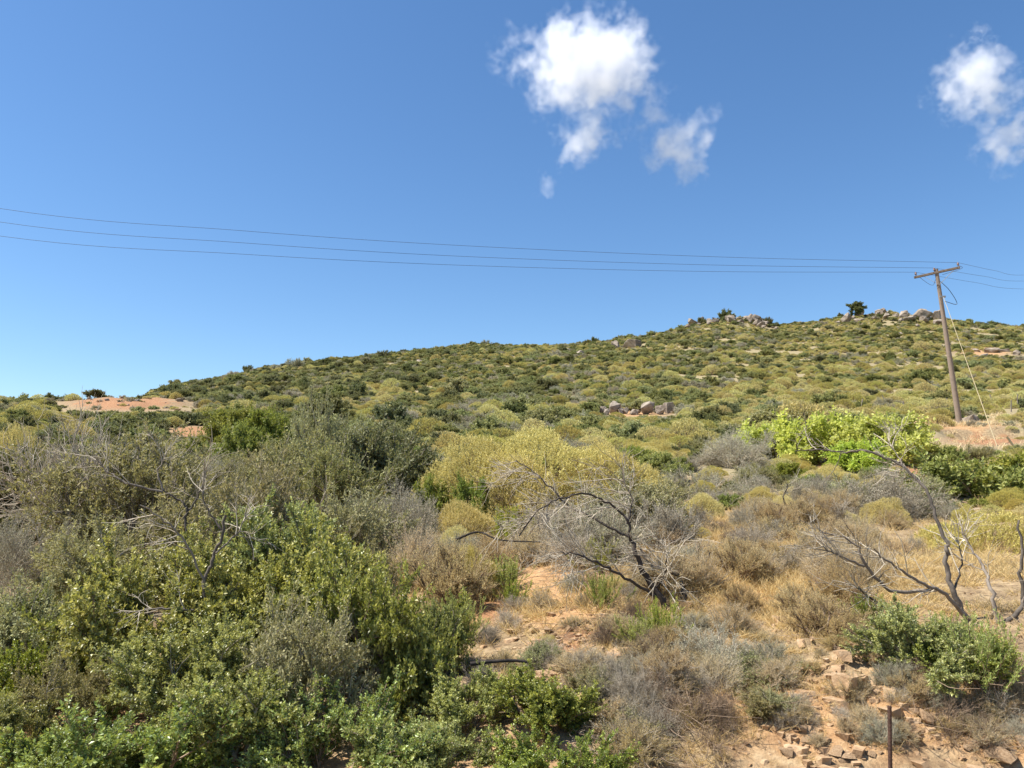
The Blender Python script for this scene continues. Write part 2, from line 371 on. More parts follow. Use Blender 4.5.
def one(b, f):
    """branches + foliage welded into one mesh for shrubs too far off to show parts"""
    me = bpy.data.meshes.new(f.name.replace('_foliage', ''))
    bm = bmesh.new(); bm.from_mesh(f); n = len(bm.faces); bm.from_mesh(b)
    bm.faces.ensure_lookup_table()
    for q in bm.faces[n:]: q.material_index = 1
    bm.to_mesh(me); bm.free(); me.materials.append(f.materials[0]); me.materials.append(b.materials[0]); return me
def tuft(name, seed, lm, n=34, m=46, ll=.05, lw=.009, spread=.5):
    rng = np.random.default_rng(seed)
    D = nrm(rng.normal(0, spread, (n, 3)) * np.array([1, 1, .2]) + np.array([0, 0, 1.])); S = np.zeros((n, 3)); S[:, :2] = rng.normal(0, .18, (n, 2))
    P = grow(rng, S, D, rng.uniform(.55, 1.05, n), 4, .09, .06)
    s, d, _, _ = spawn(rng, P, 5, .25, .5, .1, .5); L = rng.uniform(.15, .3, len(s))
    f = Geo(); leaves(f, rng, P[:, 1], nrm(P[:, -1] - P[:, 1]), np.linalg.norm(P[:, -1] - P[:, 1], axis=1), m, ll, lw, 1.0)
    leaves(f, rng, s, d, L, 22, ll, lw, 1.0)
    nz = normaliser(f.arrays()[0]); b = Geo(); tubes(b, rng, P, .009, .004, 4); tubes(b, rng, np.stack([s, s + d * L[:, None]], 1), .004, .002, 3)
    return b.build(name + '_branches', M['twig_brown'], True, nz), f.build(name + '_foliage', M[lm], False, nz)

def cushion(name, seed, lm, wm, ns, m, ll, lw, sl):
    rng = np.random.default_rng(seed); W = rng.normal(0, 1, (7, 3)) * 3.2; ph = rng.uniform(0, 6.28, 7)
    D = dome(rng, ns, .0); lob = 1 + .055 * np.sin(D @ W.T + ph).sum(1) + rng.normal(0, .02, ns); lay = np.where(rng.uniform(size=ns) < .72, 1.0, rng.uniform(.75, .97, ns))
    S = D * (lob * lay)[:, None]; T = nrm(D * 1.1 + np.array([0, 0, .6]) + rng.normal(0, .33, (ns, 3)))
    f = Geo(); leaves(f, rng, S, T, sl * rng.uniform(.6, 1.5, ns), m, ll, lw, 1.1, agebase=rng.normal(.05, .2, ns)); nz = normaliser(f.arrays()[0])
    b = Geo(); D0 = dome(rng, 40, .08); P0 = grow(rng, np.zeros((40, 3)), D0, np.full(40, .9), 4, .1); tubes(b, rng, P0, .018, .006, 5)
    s1, d1, _, _ = spawn(rng, P0, 12, .4, .8, .4, .1); tubes(b, rng, grow(rng, s1, d1, np.full(len(s1), .3), 2, .12), .005, .002, 3)
    return b.build(name + '_branches', M[wm], True, nz), f.build(name + '_foliage', M[lm], False, nz)
PROTO = {
 'mastic': [leafy('mastic', 1, 'mastic', 'twig_brown', n0=13, k1=16, k2=12, m=22, ll=.036, lw=.019, l1=.40, l2=.15), leafy('mastic', 2, 'masticdeep', 'twig_brown', n0=10, k1=18, k2=13, m=22, ll=.036, lw=.019, l1=.46, l2=.16, wob=.18), leafy('mastic', 3, 'masticpale', 'twig_grey', n0=16, k1=15, k2=11, m=22, ll=.034, lw=.018, l1=.36, l2=.14)],
 'olive': [leafy('olive', 5, 'olive', 'twig_grey', n0=16, k1=11, k2=9, m=14, ll=.042, lw=.017, wob=.2, l1=.4), leafy('olive', 6, 'olive', 'twig_grey', n0=18, k1=10, k2=9, m=12, ll=.042, lw=.016, wob=.22, l1=.38)],
 'dark': [leafy('dark', 7, 'darkgreen', 'twig_grey', n0=18, k1=12, k2=10, m=14, ll=.05, lw=.022, wob=.18, l1=.36)],
 'green': [leafy('green', 9, 'green', 'twig_brown', n0=18, k1=12, k2=10, m=14, ll=.055, lw=.028), leafy('green', 10, 'green', 'twig_brown', n0=15, k1=12, k2=10, m=14, ll=.055, lw=.028, wob=.2)],
 'fig': [leafy('fig', 12, 'fig', 'twig_grey', n0=18, k1=11, k2=9, m=10, ll=.075, lw=.05, l1=.36, l2=.22, wob=.2), leafy('fig', 13, 'fig', 'twig_grey', n0=14, k1=11, k2=9, m=10, ll=.075, lw=.05, l1=.42, l2=.24, wob=.24)],
 'gold': [cushion('gold', 14, 'gold', 'twig_brown', 5200, 11, .034, .011, .09), cushion('gold', 15, 'gold', 'twig_brown', 4600, 11, .034, .011, .11)],
 'strawbush': [leafy('strawbush', 16, 'straw', 'twig_brown', n0=34, k1=10, k2=8, m=9, ll=.035, lw=.007, l1=.26, l2=.15, L0=.8, lift=1.1, out=.5, up=.25, wob=.1), leafy('strawbush', 17, 'straw', 'twig_grey', n0=26, k1=10, k2=8, m=8, ll=.035, lw=.007, l1=.32, l2=.17, L0=.75, lift=1.1, out=.4, up=.25, wob=.15)],
 'greycush': [leafy('greycush', 18, 'greyleaf', 'twig_grey', n0=36, k1=10, k2=8, m=8, ll=.03, lw=.008, l1=.28, l2=.15, L0=.85, lift=.9, out=.5, up=.15, wob=.12)],
 'dry': [dry('dry', 21, 'twig_grey'), dry('dry', 22, 'twig_grey', n0=13, wob=.26), dry('dry', 23, 'twig_brown', n0=18)],
 'dryleaf': [dry('dryleaf', 25, 'twig_grey', leaf='olive', m=12, ll=.036, lw=.015, k=(8, 6, 4)), dry('dryleaf', 26, 'twig_grey', leaf='greyleaf', m=5, ll=.03, lw=.01, k=(8, 6, 5))],
 'tuft': [tuft('tuft', 31, 'heath', n=44, m=50, lw=.016, spread=.6), tuft('tuft', 32, 'heath', n=38, m=50, lw=.016, spread=.75)],
}
def far(name, seeds, lm, wm, **kw):
    return [one(*leafy(name, s, lm, wm, tw=False, **kw)) for s in seeds]
FAR = {
 'maquis': far('maquis_shrub', (41, 42, 43), 'maquis', 'twig_grey', n0=22, k1=10, k2=7, m=10, ll=.075, lw=.04, l1=.28, l2=.15, flat=.05),
 'cushion': [one(*cushion('cushion_shrub', q, 'cushion', 'twig_brown', 900, 8, .07, .026, .10)) for q in (44, 45, 46)],
 'grey': far('grey_shrub', (47, 48), 'greyleaf', 'twig_grey', n0=26, k1=9, k2=7, m=6, ll=.065, lw=.02, l1=.26, l2=.16, L0=.85, lift=.9, out=.5, wob=.12, flat=.05),
 'darkm': far('dark_shrub', (51, 52), 'darkgreen', 'twig_grey', n0=18, k1=10, k2=7, m=11, ll=.08, lw=.042, l1=.32, l2=.17, flat=.05),
}
# finer-leaved versions for the shrubs nearer than about 28 m
NEAR = {'maquis': [one(*PROTO['green'][0]), one(*PROTO['olive'][0]), one(*PROTO['olive'][1])], 'cushion': [one(*PROTO['gold'][0]), one(*PROTO['gold'][1])],
        'grey': [one(*PROTO['greycush'][0]), one(*PROTO['dryleaf'][1])], 'darkm': [one(*PROTO['dark'][0]), one(*PROTO['olive'][1])]}

# ------------------------------------------------------------------ foreground plants: (kind, variant, px, depth, width px, top px, name, label, category)
FG = [
 # leafy thicket at the foot of the bank
 ('mastic',0,150,6.3,150,545,'mastic_bush','olive-tinted rounded glossy bush with a dark hollow under it, beside the bare forked trunk','bush'),
 ('mastic',2,190,5.5,160,618,'mastic_bush','glossy bush with yellow-green tips directly under the bare forked trunk','bush'),
 ('olive',0,300,5.3,130,598,'olive_bush','grey-green fine-leaved bush nestled into the glossy thicket','bush'),
 ('mastic',1,385,5.9,150,556,'mastic_bush','tall dark glossy bush rising beside the shaded brown soil hollow','bush'),
 ('mastic',0,300,6.6,150,535,'mastic_bush','glossy bush behind the grey-green fine-leaved bush','bush'),
 ('mastic',1,120,4.7,210,700,'mastic_bush','bright yellow-green glossy bush beside the dark soil gap at the bottom edge','bush'),
 ('mastic',2,240,4.9,150,668,'mastic_bush','mid-green glossy bush below the grey-green fine-leaved bush','bush'),
 ('mastic',1,335,4.6,170,706,'mastic_bush','dark-hollowed glossy bush at the bottom edge, spreading under the tall dark bush','bush'),
 ('mastic',2,425,4.65,130,722,'mastic_bush','low glossy bush at the bottom edge below the two fallen dark sticks','bush'),
 ('mastic',0,468,5.25,75,668,'mastic_bush','small glossy bush against the brown hollow, touching the fallen dark stick','bush'),
 ('mastic',0,540,5.1,90,668,'mastic_bush','upright glossy bush growing just below the fallen dark stick','bush'),
 ('mastic',1,560,4.6,130,728,'mastic_bush','lowest bright glossy bush at the bottom edge beside the grey dead brush','bush'),
 ('mastic',2,430,6.2,70,600,'mastic_bush','narrow glossy bush at the rim of the brown hollow','bush'),
 ('mastic',1,0,5.6,110,640,'mastic_bush','shaded glossy bush beyond the dark soil gap, cut by the picture edge','bush'),
 ('olive',1,40,6.6,130,578,'olive_bush','olive-green bush above the dark soil gap, twigs showing through','bush'),
 ('mastic',2,285,7.8,150,505,'mastic_bush','yellowish-green leafy bush on top of the glossy thicket','bush'),
 ('mastic',0,215,7.6,110,530,'mastic_bush','glossy bush tucked behind the bare forked trunk','bush'),
 ('olive',1,360,7.4,110,545,'olive_bush','olive bush on the thicket crest next to the pale dry bush','bush'),
 ('olive',0,100,8.2,130,520,'olive_bush','olive bush in front of the half-bare grey bush','bush'),
 ('olive',0,200,9.0,140,490,'olive_bush','loose olive bush with grey bare stems among the bare branches','bush'),
 ('olive',0,350,10.0,110,490,'olive_bush','olive bush between the grey twiggy dome and the dark-leaved bush','bush'),
 ('dark',0,5,12.0,130,448,'dark_bush','dark shaded bush at the picture edge below the orange soil ridge','bush'),
 ('gold',1,15,15.0,70,428,'gold_bush','yellow-green bush at the picture edge just under the skyline','bush'),
 ('dry',0,95,11.0,165,416,'twiggy_bush','large grey-brown leafless dome of fine twigs below the orange soil ridge','bush'),
 ('dryleaf',0,125,10.0,170,438,'twiggy_bush','half-bare grey bush with sparse olive leaves in front of the leafless dome','bush'),
 ('dryleaf',1,10,8.5,100,515,'twiggy_bush','purplish-grey dead twig bush above the olive bush at the picture edge','bush'),
 ('dryleaf',0,250,8.6,130,468,'twiggy_bush','straggly grey bush with bare upright stems in front of the dark-leaved bush','bush'),
 ('dry',1,235,10.5,100,475,'twiggy_bush','leafless mauve-grey twig bush behind the straggly grey bush','bush'),
 ('dark',0,370,14.0,120,425,'dark_bush','large dark-leaved grey-stemmed bush next to the yellow mound','bush'),
 ('olive',0,300,13.5,110,432,'olive_bush','broad olive bush between the tall olive bush and the straggly grey bush','bush'),
 ('olive',1,328,12.4,120,440,'olive_bush','silvery olive bush in front of the large dark-leaved bush','bush'),
 ('olive',1,322,18.0,75,392,'olive_bush','tall rounded olive bush standing up above the dark-leaved bush','bush'),
 ('green',0,240,24.0,54,426,'green_bush','mid-green spreading bush on the slope behind the bare twigs','bush'),
 ('green',1,275,29.0,60,412,'green_bush','fresh green low bush uphill of the tall olive bush','bush'),
 ('green',1,225,33.0,60,408,'green_bush','fresh green bush beside the small orange soil patch','bush'),
 ('dryleaf',1,405,11.0,100,486,'twiggy_bush','low grey-brown bush at the foot of the yellow mound','bush'),
 ('green',0,430,12.0,50,478,'green_bush','bright green leafy bush on the near flank of the yellow mound','bush'),
 ('olive',0,72,5.3,90,655,'olive_bush','small olive bush at the upper rim of the dark soil gap','bush'),
 ('mastic',2,-12,4.75,110,690,'mastic_bush','glossy bush in the bottom corner below the dark soil gap','bush'),
 ('mastic',1,-5,6.4,100,600,'mastic_bush','glossy bush at the picture edge under the purplish-grey dead twig bush','bush'),
 ('mastic',0,70,7.0,90,600,'mastic_bush','glossy bush between the olive bushes above the dark soil gap','bush'),
 ('mastic',1,78,4.62,110,722,'mastic_bush','small bright glossy bush in front of the dark soil gap at the bottom edge','bush'),
 # yellow mound
 ('gold',0,480,12.6,125,438,'gold_bush','yellow domed bush forming the steep end of the yellow mound','bush'),
 ('gold',1,545,12.9,150,430,'gold_bush','highest yellow domed bush in the middle of the yellow mound','bush'),
 ('gold',0,605,12.6,120,444,'gold_bush','yellow domed bush on the falling side of the yellow mound','bush'),
 ('gold',1,645,12.4,70,466,'gold_bush','lowest yellow domed bush where the yellow mound runs out to grey twigs','bush'),
 ('gold',1,520,11.9,100,458,'gold_bush','yellow-green domed bush at the front of the yellow mound','bush'),
 ('gold',0,578,11.9,90,470,'gold_bush','small yellow-green domed bush over the hollow under the yellow mound','bush'),
 ('green',1,474,11.7,40,478,'green_bush','small fresh green bush growing out of the yellow mound','bush'),
 ('gold',1,462,11.0,64,500,'gold_bush','dull yellow-green bush at the foot of the steep end of the yellow mound','bush'),
 ('dry',0,545,10.8,90,498,'twiggy_bush','tangle of thin dead twigs in the hollow under the yellow mound','bush'),
 ('olive',0,642,10.9,105,472,'olive_bush','grey-green domed bush on the falling shoulder of the yellow mound','bush'),
 ('greycush',0,668,9.9,70,500,'grey_bush','grey-brown domed bush behind the charred dead tree','bush'),
 ('dry',1,580,8.8,80,525,'twiggy_bush','sprawl of silvery dead twigs under the charred dead tree','bush'),
 ('greycush',0,600,9.4,110,500,'grey_bush','low grey bush between the silvery dead twigs and the yellow mound','bush'),
 ('strawbush',0,450,8.0,85,540,'straw_bush','straw-yellow green-tinged bush above the shaded brown soil hollow','bush'),
 ('gold',1,470,8.3,60,545,'gold_bush','small yellow-green bush beside the brown hollow below the mound','bush'),
 ('strawbush',1,420,8.8,70,525,'straw_bush','pale dry bush between the thicket and the brown hollow','bush'),
 # green tufts
 ('tuft',0,506,9.0,36,505,'heath_tuft','bright green needle tuft standing in the hollow under the yellow mound','plant'),
 ('tuft',1,598,8.2,34,535,'heath_tuft','bright green tuft among the silvery dead twigs','plant'),
 ('tuft',0,505,7.9,34,553,'heath_tuft','bright green tuft at the top of the bare soil slope','plant'),
 ('tuft',1,602,7.3,36,568,'heath_tuft','bright green tuft under the low branch of the charred dead tree','plant'),
 ('tuft',0,640,6.75,34,612,'heath_tuft','lower bright green tuft at the foot of the charred dead tree','plant'),
 ('tuft',1,663,6.9,44,596,'heath_tuft','taller dark green tuft against the charred trunk','plant'),
 ('tuft',0,514,7.3,26,578,'heath_tuft','small green tuft on the bare soil slope','plant'),
 ('tuft',1,460,6.9,44,592,'heath_tuft','dull green tuft in the shaded brown soil hollow','plant'),
 # right side
 ('greycush',0,708,5.75,88,628,'grey_bush','silver-grey cushion below the charred trunk','bush'),
 ('strawbush',0,826,6.1,80,598,'straw_bush','rounded rust and straw coloured bush above the orange bank','bush'),
 ('strawbush',1,650,5.7,76,640,'straw_bush','dry brown bush beside the silver-grey cushion','bush'),
 ('dry',1,622,5.9,90,655,'twiggy_bush','dead grey twigs hanging over the crumbling red soil','bush'),
 ('dry',2,690,5.0,110,690,'twiggy_bush','brown dead brush below the silver-grey cushion','bush'),
 ('dryleaf',1,640,5.0,100,705,'twiggy_bush','grey dead brush at the bottom edge next to the low bright bush','bush'),
 ('dryleaf',0,745,5.2,90,722,'twiggy_bush','olive-tinged dry brush at the bottom edge by the orange bank','bush'),
 ('mastic',2,918,5.4,112,606,'mastic_bush','dark glossy round bush at the foot of the arching dead tree','bush'),
 ('mastic',0,968,5.3,84,634,'mastic_bush','low dark glossy bush hanging over the bank under the dead trunks','bush'),
 ('tuft',1,985,6.4,72,612,'heath_tuft','broad bright green tuft between the two dead trunks','plant'),
 ('tuft',0,950,6.7,44,610,'heath_tuft','green needle tuft behind the dark glossy round bush','plant'),
 ('tuft',0,868,7.1,36,592,'heath_tuft','green tuft beside the rounded straw coloured bush','plant'),
 ('gold',0,978,10.4,150,515,'gold_bush','broad yellow-green bush at the picture edge behind the arching dead tree','bush'),
 ('gold',1,1040,10.8,90,525,'gold_bush','yellow-green bush half out of the picture beside the broad one','bush'),
 ('green',1,985,16.5,150,460,'green_bush','large mid-green bush at the picture edge below the soil cut','bush'),
 ('green',0,1035,17.0,120,455,'green_bush','mid-green bush running out of the picture below the soil cut','bush'),
 ('green',0,935,17.0,90,480,'green_bush','mid-green bush behind the bend of the arching branch','bush'),
 ('dryleaf',1,880,13.8,110,472,'twiggy_bush','grey bare bush behind the arching dead branch','bush'),
 ('dark',0,905,14.5,80,490,'dark_bush','dark green bush inside the curve of the arching branch','bush'),
 ('dryleaf',1,745,15.0,110,478,'twiggy_bush','silver-brown bush behind the small forked dead tree','bush'),
 ('dry',0,700,14.0,70,488,'twiggy_bush','leafless grey bush at the foot of the grey-brown dome','bush'),
 ('greycush',0,820,15.5,80,480,'grey_bush','grey dome bush behind the small twisted dead tree','bush'),
 ('greycush',0,690,17.0,80,468,'grey_bush','grey-green dome bush downhill of the pale rock row','bush'),
 ('fig',0,830,24.0,95,416,'broadleaf_shrub','lime-green broad-leaved shrub in the middle of the lime-green clump','shrub'),
 ('fig',1,883,23.0,80,416,'broadleaf_shrub','lime-green broad-leaved shrub at the pole end of the lime-green clump','shrub'),
 ('fig',0,775,25.0,75,424,'broadleaf_shrub','paler lime-green shrub at the far end of the lime-green clump','shrub'),
 ('fig',1,860,21.5,60,442,'broadleaf_shrub','small lime-green shrub under the arching dead branch','shrub'),
 ('dryleaf',1,735,22.0,70,430,'twiggy_bush','grey bare bush beside the paler lime-green shrub','bush'),
 ('strawbush',1,845,9.3,60,545,'straw_bush','straw bush in the golden grass below the small twisted dead tree','bush'),
 ('gold',1,800,8.8,40,556,'gold_bush','small bright yellow bush in the golden grass','bush'),
 ('strawbush',0,895,9.4,70,540,'straw_bush','mauve-brown dry bush under the arching dead tree','bush'),
 ('strawbush',0,755,8.0,70,572,'straw_bush','golden dry bush next to the small forked dead tree','bush'),
 ('strawbush',1,700,9.6,60,540,'straw_bush','straw bush at the upper edge of the golden grass','bush'),
 ('strawbush',0,780,10.6,80,520,'straw_bush','yellowish dry bush at the top of the golden grass','bush'),
 ('strawbush',1,1000,7.6,70,590,'straw_bush','dry straw bush at the picture edge behind the dead trunks','bush'),
 ('dry',2,950,4.95,90,694,'twiggy_bush','brown dead brush on the bank below the dark glossy bush','bush'),
 ('dry',1,1010,4.95,80,690,'twiggy_bush','brown dead brush at the picture corner above the stones','bush'),
 ('strawbush',1,850,5.2,50,672,'straw_bush','thin dry brush on the orange bank beside the rusty stake','bush'),
 ('dryleaf',0,760,5.5,64,655,'twiggy_bush','small olive-grey brush between the cushion and the rust-coloured bush','bush'),
]
for (k, v, px, d, w, top, nm, lab, cat) in FG:
    if k == 'tuft': w *= 1.3; d = hit(px, top + w * .85)[1]
    x, y, z = place(px, d)
    ztop = ray(px, top)[1] * y
    h = max(ztop - z, .15); r = w / F_PX * y * .56
    root = link(nm, None); hs = max(h, r * .92); root.location = (x, y, ztop - hs if hs > h else z - .03); root.scale = (r, r, hs); root.rotation_euler = (0, 0, random.uniform(0, 6.28))
    tag(root, lab, cat)
    b, f = PROTO[k][v % len(PROTO[k])]
    link('branches', b, root)
    if f: link('foliage', f, root)

for i in range(46):
    px = random.uniform(478, 650); d = random.uniform(5.5, 8.2)
    if abs(px - 575) < 28 and random.random() < .6: continue
    x, y, z = place(px, d); r = random.uniform(.08, .19); h = r * random.uniform(.8, 1.3); kk = random.choice(['strawbush'] * 4 + ['dry'] * 4 + ['dryleaf', 'gold'])
    root = link({'strawbush': 'straw_bush', 'gold': 'gold_bush', 'dry': 'twiggy_bush', 'dryleaf': 'twiggy_bush'}[kk], None); root.location = (x, y, z - .02); root.scale = (r, r, h); root.rotation_euler = (0, 0, random.uniform(0, 6.28))
    adj = {'strawbush': 'tiny straw-coloured bush', 'gold': 'tiny yellow-green bush', 'dry': 'tiny leafless twig bush', 'dryleaf': 'tiny half-bare grey bush'}[kk]
    tag(root, adj + ' on the crumbling soil below the charred dead tree', 'bush', adj + ' on the soil slope')
    b, f = random.choice(PROTO[kk]); link('branches', b, root)
    if f: link('foliage', f, root)
for i in range(105):
    px = random.gauss(790, 85); d = random.uniform(6.6, 13.5)
    if i > 72: px = random.gauss(465, 38); d = random.uniform(7.8, 11)
    if not 400 < px < 1030 or (540 < px < 660 and d < 9): continue
    x, y, z = place(px, d); r = random.uniform(.16, .36); h = r * random.uniform(.9, 1.5)
    kk = random.choice(['strawbush'] * 6 + ['gold', 'greycush', 'dry'])
    root = link({'strawbush': 'straw_bush', 'gold': 'gold_bush', 'greycush': 'grey_bush', 'dry': 'twiggy_bush'}[kk], None); root.location = (x, y, z - .02); root.scale = (r, r, h); root.rotation_euler = (0, 0, random.uniform(0, 6.28))
    adj = {'strawbush': 'small fuzzy straw-coloured bush', 'gold': 'small yellow-green bush', 'greycush': 'small greyish bush', 'dry': 'small leafless twig bush'}[kk]
    reg = 'beside the brown hollow' if px < 540 else ('in the golden grass nearest the orange bank' if d < 8 else ('half way up the golden grass slope' if d < 10.5 else 'at the top of the golden grass slope'))
    tag(root, adj + ' ' + reg, 'bush', adj + ' ' + reg)
    b, f = random.choice(PROTO[kk]); link('branches', b, root)
    if f: link('foliage', f, root)

for i in range(135):
    bk = i >= 80; px = random.uniform(770, 1030) if bk else random.gauss(655, 62); d = random.uniform(4.75, 5.9) if bk else random.uniform(4.7, 6.4)
    if not bk and (not 575 < px < 800 or (px < 640 and d > 5.8)): continue
    x, y, z = place(px, d); r = random.uniform(.06, .16) if bk else random.uniform(.10, .24); h = r * random.uniform(.7, 1.2)
    kk = random.choice(['strawbush'] * 5 + ['dryleaf'] + ['dry'] * 4 + ['olive', 'greycush'])
    root = link({'strawbush': 'straw_bush', 'dryleaf': 'twiggy_bush', 'greycush': 'grey_bush', 'dry': 'twiggy_bush', 'olive': 'olive_bush', 'green': 'green_bush'}[kk], None); root.location = (x, y, z - .02); root.scale = (r, r, h); root.rotation_euler = (0, 0, random.uniform(0, 6.28))
    adj = {'green': 'small fresh green brush', 'strawbush': 'small dry straw-coloured brush', 'dryleaf': 'small half-bare grey brush', 'greycush': 'small pale grey brush', 'dry': 'small leafless grey brush', 'olive': 'small olive-leaved brush'}[kk]
    tag(root, adj + (' rooted on the orange bank around the rusty stake' if bk else ' in the dead scrub between glossy thicket and orange bank'), 'bush', adj + (' of the orange bank' if bk else ' of the dead scrub'))
    b, f = random.choice(PROTO[kk]); link('branches', b, root)
    if f: link('foliage', f, root)

# ------------------------------------------------------------------ dead trees drawn as real branches
def catmull(P, n):
    P = np.array(P, float); Q = np.vstack([2 * P[0] - P[1], P, 2 * P[-1] - P[-2]]); out = []
    for i in range(len(P) - 1):
        a, b, c, d = Q[i:i + 4]
        for t in np.linspace(0, 1, n, endpoint=False):
            out.append(.5 * ((2 * b) + (c - a) * t + (2 * a - 5 * b + 4 * c - d) * t * t + (3 * b - a - 3 * c + d) * t ** 3))
    out.append(P[-1]); return np.array(out)
def dead_tree(name, seed, label, limbs, m, twigm, k=(9, 5), l=(.38, .2), twr=.0045, tdir=(0, 0, 0), cat='dead tree'):
    """limbs: (thickness m at foot, thickness at tip, [(px, py, depth) ...]); the first is the trunk"""
    rng = np.random.default_rng(seed)
    f = limbs[0][2][0]; o = at(*f); o.z = min(o.z, H(o.x, o.y)) - .04
    root = link(name, None); root.location = o; tag(root, label, cat)
    curves = []; lobs = []
    for i, (r0, r1, pts) in enumerate(limbs):
        P = np.array([at(*p) - o for p in pts])
        if i == 0: P = np.vstack([[0, 0, 0], P])
        Q = catmull(P, 6); Q[1:-1] += rng.normal(0, .005 + r0 * .10, Q[1:-1].shape)
        g = Geo(); tubes(g, rng, Q[None], r0, r1, 8)
        lump = None
        me = g.build(name + ('_trunk' if i == 0 else '_limb'), m, True)
        lobs.append(link('trunk' if i == 0 else 'limb', me, root)); curves.append(Q)
    for Q, lb in list(zip(curves, lobs))[(1 if len(curves) > 1 else 0):]:
        g = Geo()
        s, d, _, _ = spawn(rng, Q[None], k[0], .25, .9, 0, 0.05); d = nrm(d + np.array(tdir))
        P1 = grow(rng, s, d, l[0] * rng.uniform(.4, 1.3, len(s)), 4, .2, 0)
        s, d, _, _ = spawn(rng, P1, k[1], .2, .8, 0, 0.0); P2 = grow(rng, s, d, l[1] * rng.uniform(.4, 1.3, len(s)), 3, .2, 0)
        tubes(g, rng, P1, twr, twr * .5, 4); tubes(g, rng, P2, twr * .55, twr * .3, 3)
        link('twigs', g.build(name + '_twigs', twigm, True), lb)
dead_tree('dead_tree', 61, 'charred dead tree with long curving bare limbs in front of the yellow mound', [
 (.040, .016, [(684,624,7.0),(657,593,7.0),(639,562,7.0),(630,536,7.0)]),
 (.012, .005, [(630,536,7.0),(627,520,7.0),(609,503,7.0),(585,494,6.9),(559,499,6.8),(539,509,6.7),(519,536,6.6)]),
 (.012, .004, [(632,538,7.0),(598,521,7.1),(566,503,7.2),(539,476,7.3),(516,460,7.4)]),
 (.014, .005, [(657,597,7.0),(625,578,6.8),(599,564,6.6),(579,555,6.5),(560,552,6.4)]),
 (.022, .005, [(699,623,7.0),(684,597,7.1),(681,578,7.2),(670,572,7.2),(654,566,7.3),(640,548,7.4)]),
 (.010, .004, [(655,590,7.0),(664,574,6.9),(667,552,6.8)]),
 (.010, .003, [(627,524,7.0),(632,500,7.1),(622,478,7.2)])], M['dead'], M['twig_grey'], (15, 9), (.40, .24), tdir=(-.5, 0, -.35))
dead_tree('dead_tree', 62, 'arching dead tree whose dark main branch bends over towards the lime-green clump', [
 (.028, .015, [(972,628,6.5),(953,591,6.5),(946,562,6.5),(949,545,6.5)]),
 (.015, .005, [(949,545,6.5),(936,519,6.6),(928,493,6.7),(915,477,6.8),(894,462,6.9),(868,451,7.0),(842,452,7.1),(816,450,7.2),(795,451,7.3)]),
 (.008, .003, [(918,480,6.8),(902,464,6.9),(889,441,7.0)]),
 (.018, .005, [(970,622,6.5),(945,594,6.4),(919,581,6.3),(893,565,6.2),(874,549,6.1)]),
 (.016, .005, [(932,590,6.4),(890,590,6.3),(864,562,6.2),(854,543,6.2),(819,530,6.2)]),
 (.012, .004, [(903,620,6.4),(870,597,6.3),(858,588,6.2)]),
 (.010, .003, [(864,566,6.2),(838,555,6.1),(822,546,6.1)]),
 (.010, .003, [(953,591,6.5),(962,560,6.6),(958,540,6.7)])], M['deadpale'], M['twig_grey'], (12, 4), (.3, .16))
dead_tree('dead_tree', 63, 'upright grey dead tree at the picture edge with two bare stems', [
 (.032, .008, [(996,640,6.4),(1003,627,6.4),(1022,604,6.4),(1021,568,6.4),(1019,520,6.4)]),
 (.018, .005, [(1000,632,6.4),(993,594,6.4),(984,568,6.5),(971,549,6.6),(958,523,6.7)]),
 (.010, .004, [(1022,604,6.4),(1035,580,6.3),(1040,540,6.2)])], M['deadpale'], M['twig_grey'], (11, 4), (.26, .14))
dead_tree('dead_tree', 64, 'small forked dark dead tree standing in the golden grass', [
 (.018, .008, [(711,592,8.2),(703,578,8.2),(704,568,8.2),(710,552,8.2)]),
 (.012, .004, [(711,589,8.2),(728,578,8.1),(726,562,8.1),(735,550,8.0)]),
 (.009, .003, [(704,570,8.2),(698,556,8.2),(700,545,8.2)])], M['dead'], M['twig_brown'], (5, 3), (.14, .08))
dead_tree('dead_tree', 65, 'small twisted black dead tree in front of the grey dome bush', [
 (.034, .018, [(807,528,12.5),(800,518,12.5),(786,509,12.4)]),
 (.018, .006, [(786,509,12.4),(776,504,12.4),(765,503,12.4)]),
 (.015, .005, [(787,509,12.4),(784,497,12.4),(788,484,12.4)]),
 (.012, .004, [(805,524,12.5),(811,514,12.5),(815,505,12.5)])], M['dead'], M['twig_grey'], (5, 4), (.3, .18))
dead_tree('dead_tree', 66, 'bare forked grey trunk rising out of the leafy thicket', [
 (.022, .011, [(207,640,6.2),(205,600,6.2),(206,575,6.2),(216,553,6.2),(226,515,6.2)]),
 (.010, .004, [(206,612,6.2),(166,608,6.0),(130,612,5.9)]),
 (.010, .004, [(205,583,6.2),(188,548,6.1),(165,520,6.0),(140,505,5.9)]),
 (.008, .003, [(216,553,6.2),(240,530,6.3),(250,495,6.4)]),
 (.008, .003, [(222,530,6.2),(205,505,6.2),(204,470,6.2)])], M['deadpale'], M['twig_grey'], (7, 5), (.34, .2))
dead_tree('dead_tree', 67, 'dead grey stem with a long pale side branch in front of the leafless twig dome', [
 (.020, .009, [(188,560,8.0),(186,520,8.0),(186,506,8.0),(163,490,8.0)]),
 (.014, .005, [(163,492,8.0),(130,484,7.9),(110,473,7.9),(96,460,7.9)]),
 (.012, .004, [(186,515,8.0),(200,492,8.0),(206,470,8.0)]),
 (.010, .004, [(163,490,8.0),(158,472,8.0),(165,455,8.0)])], M['deadpale'], M['twig_grey'], (7, 5), (.36, .2))
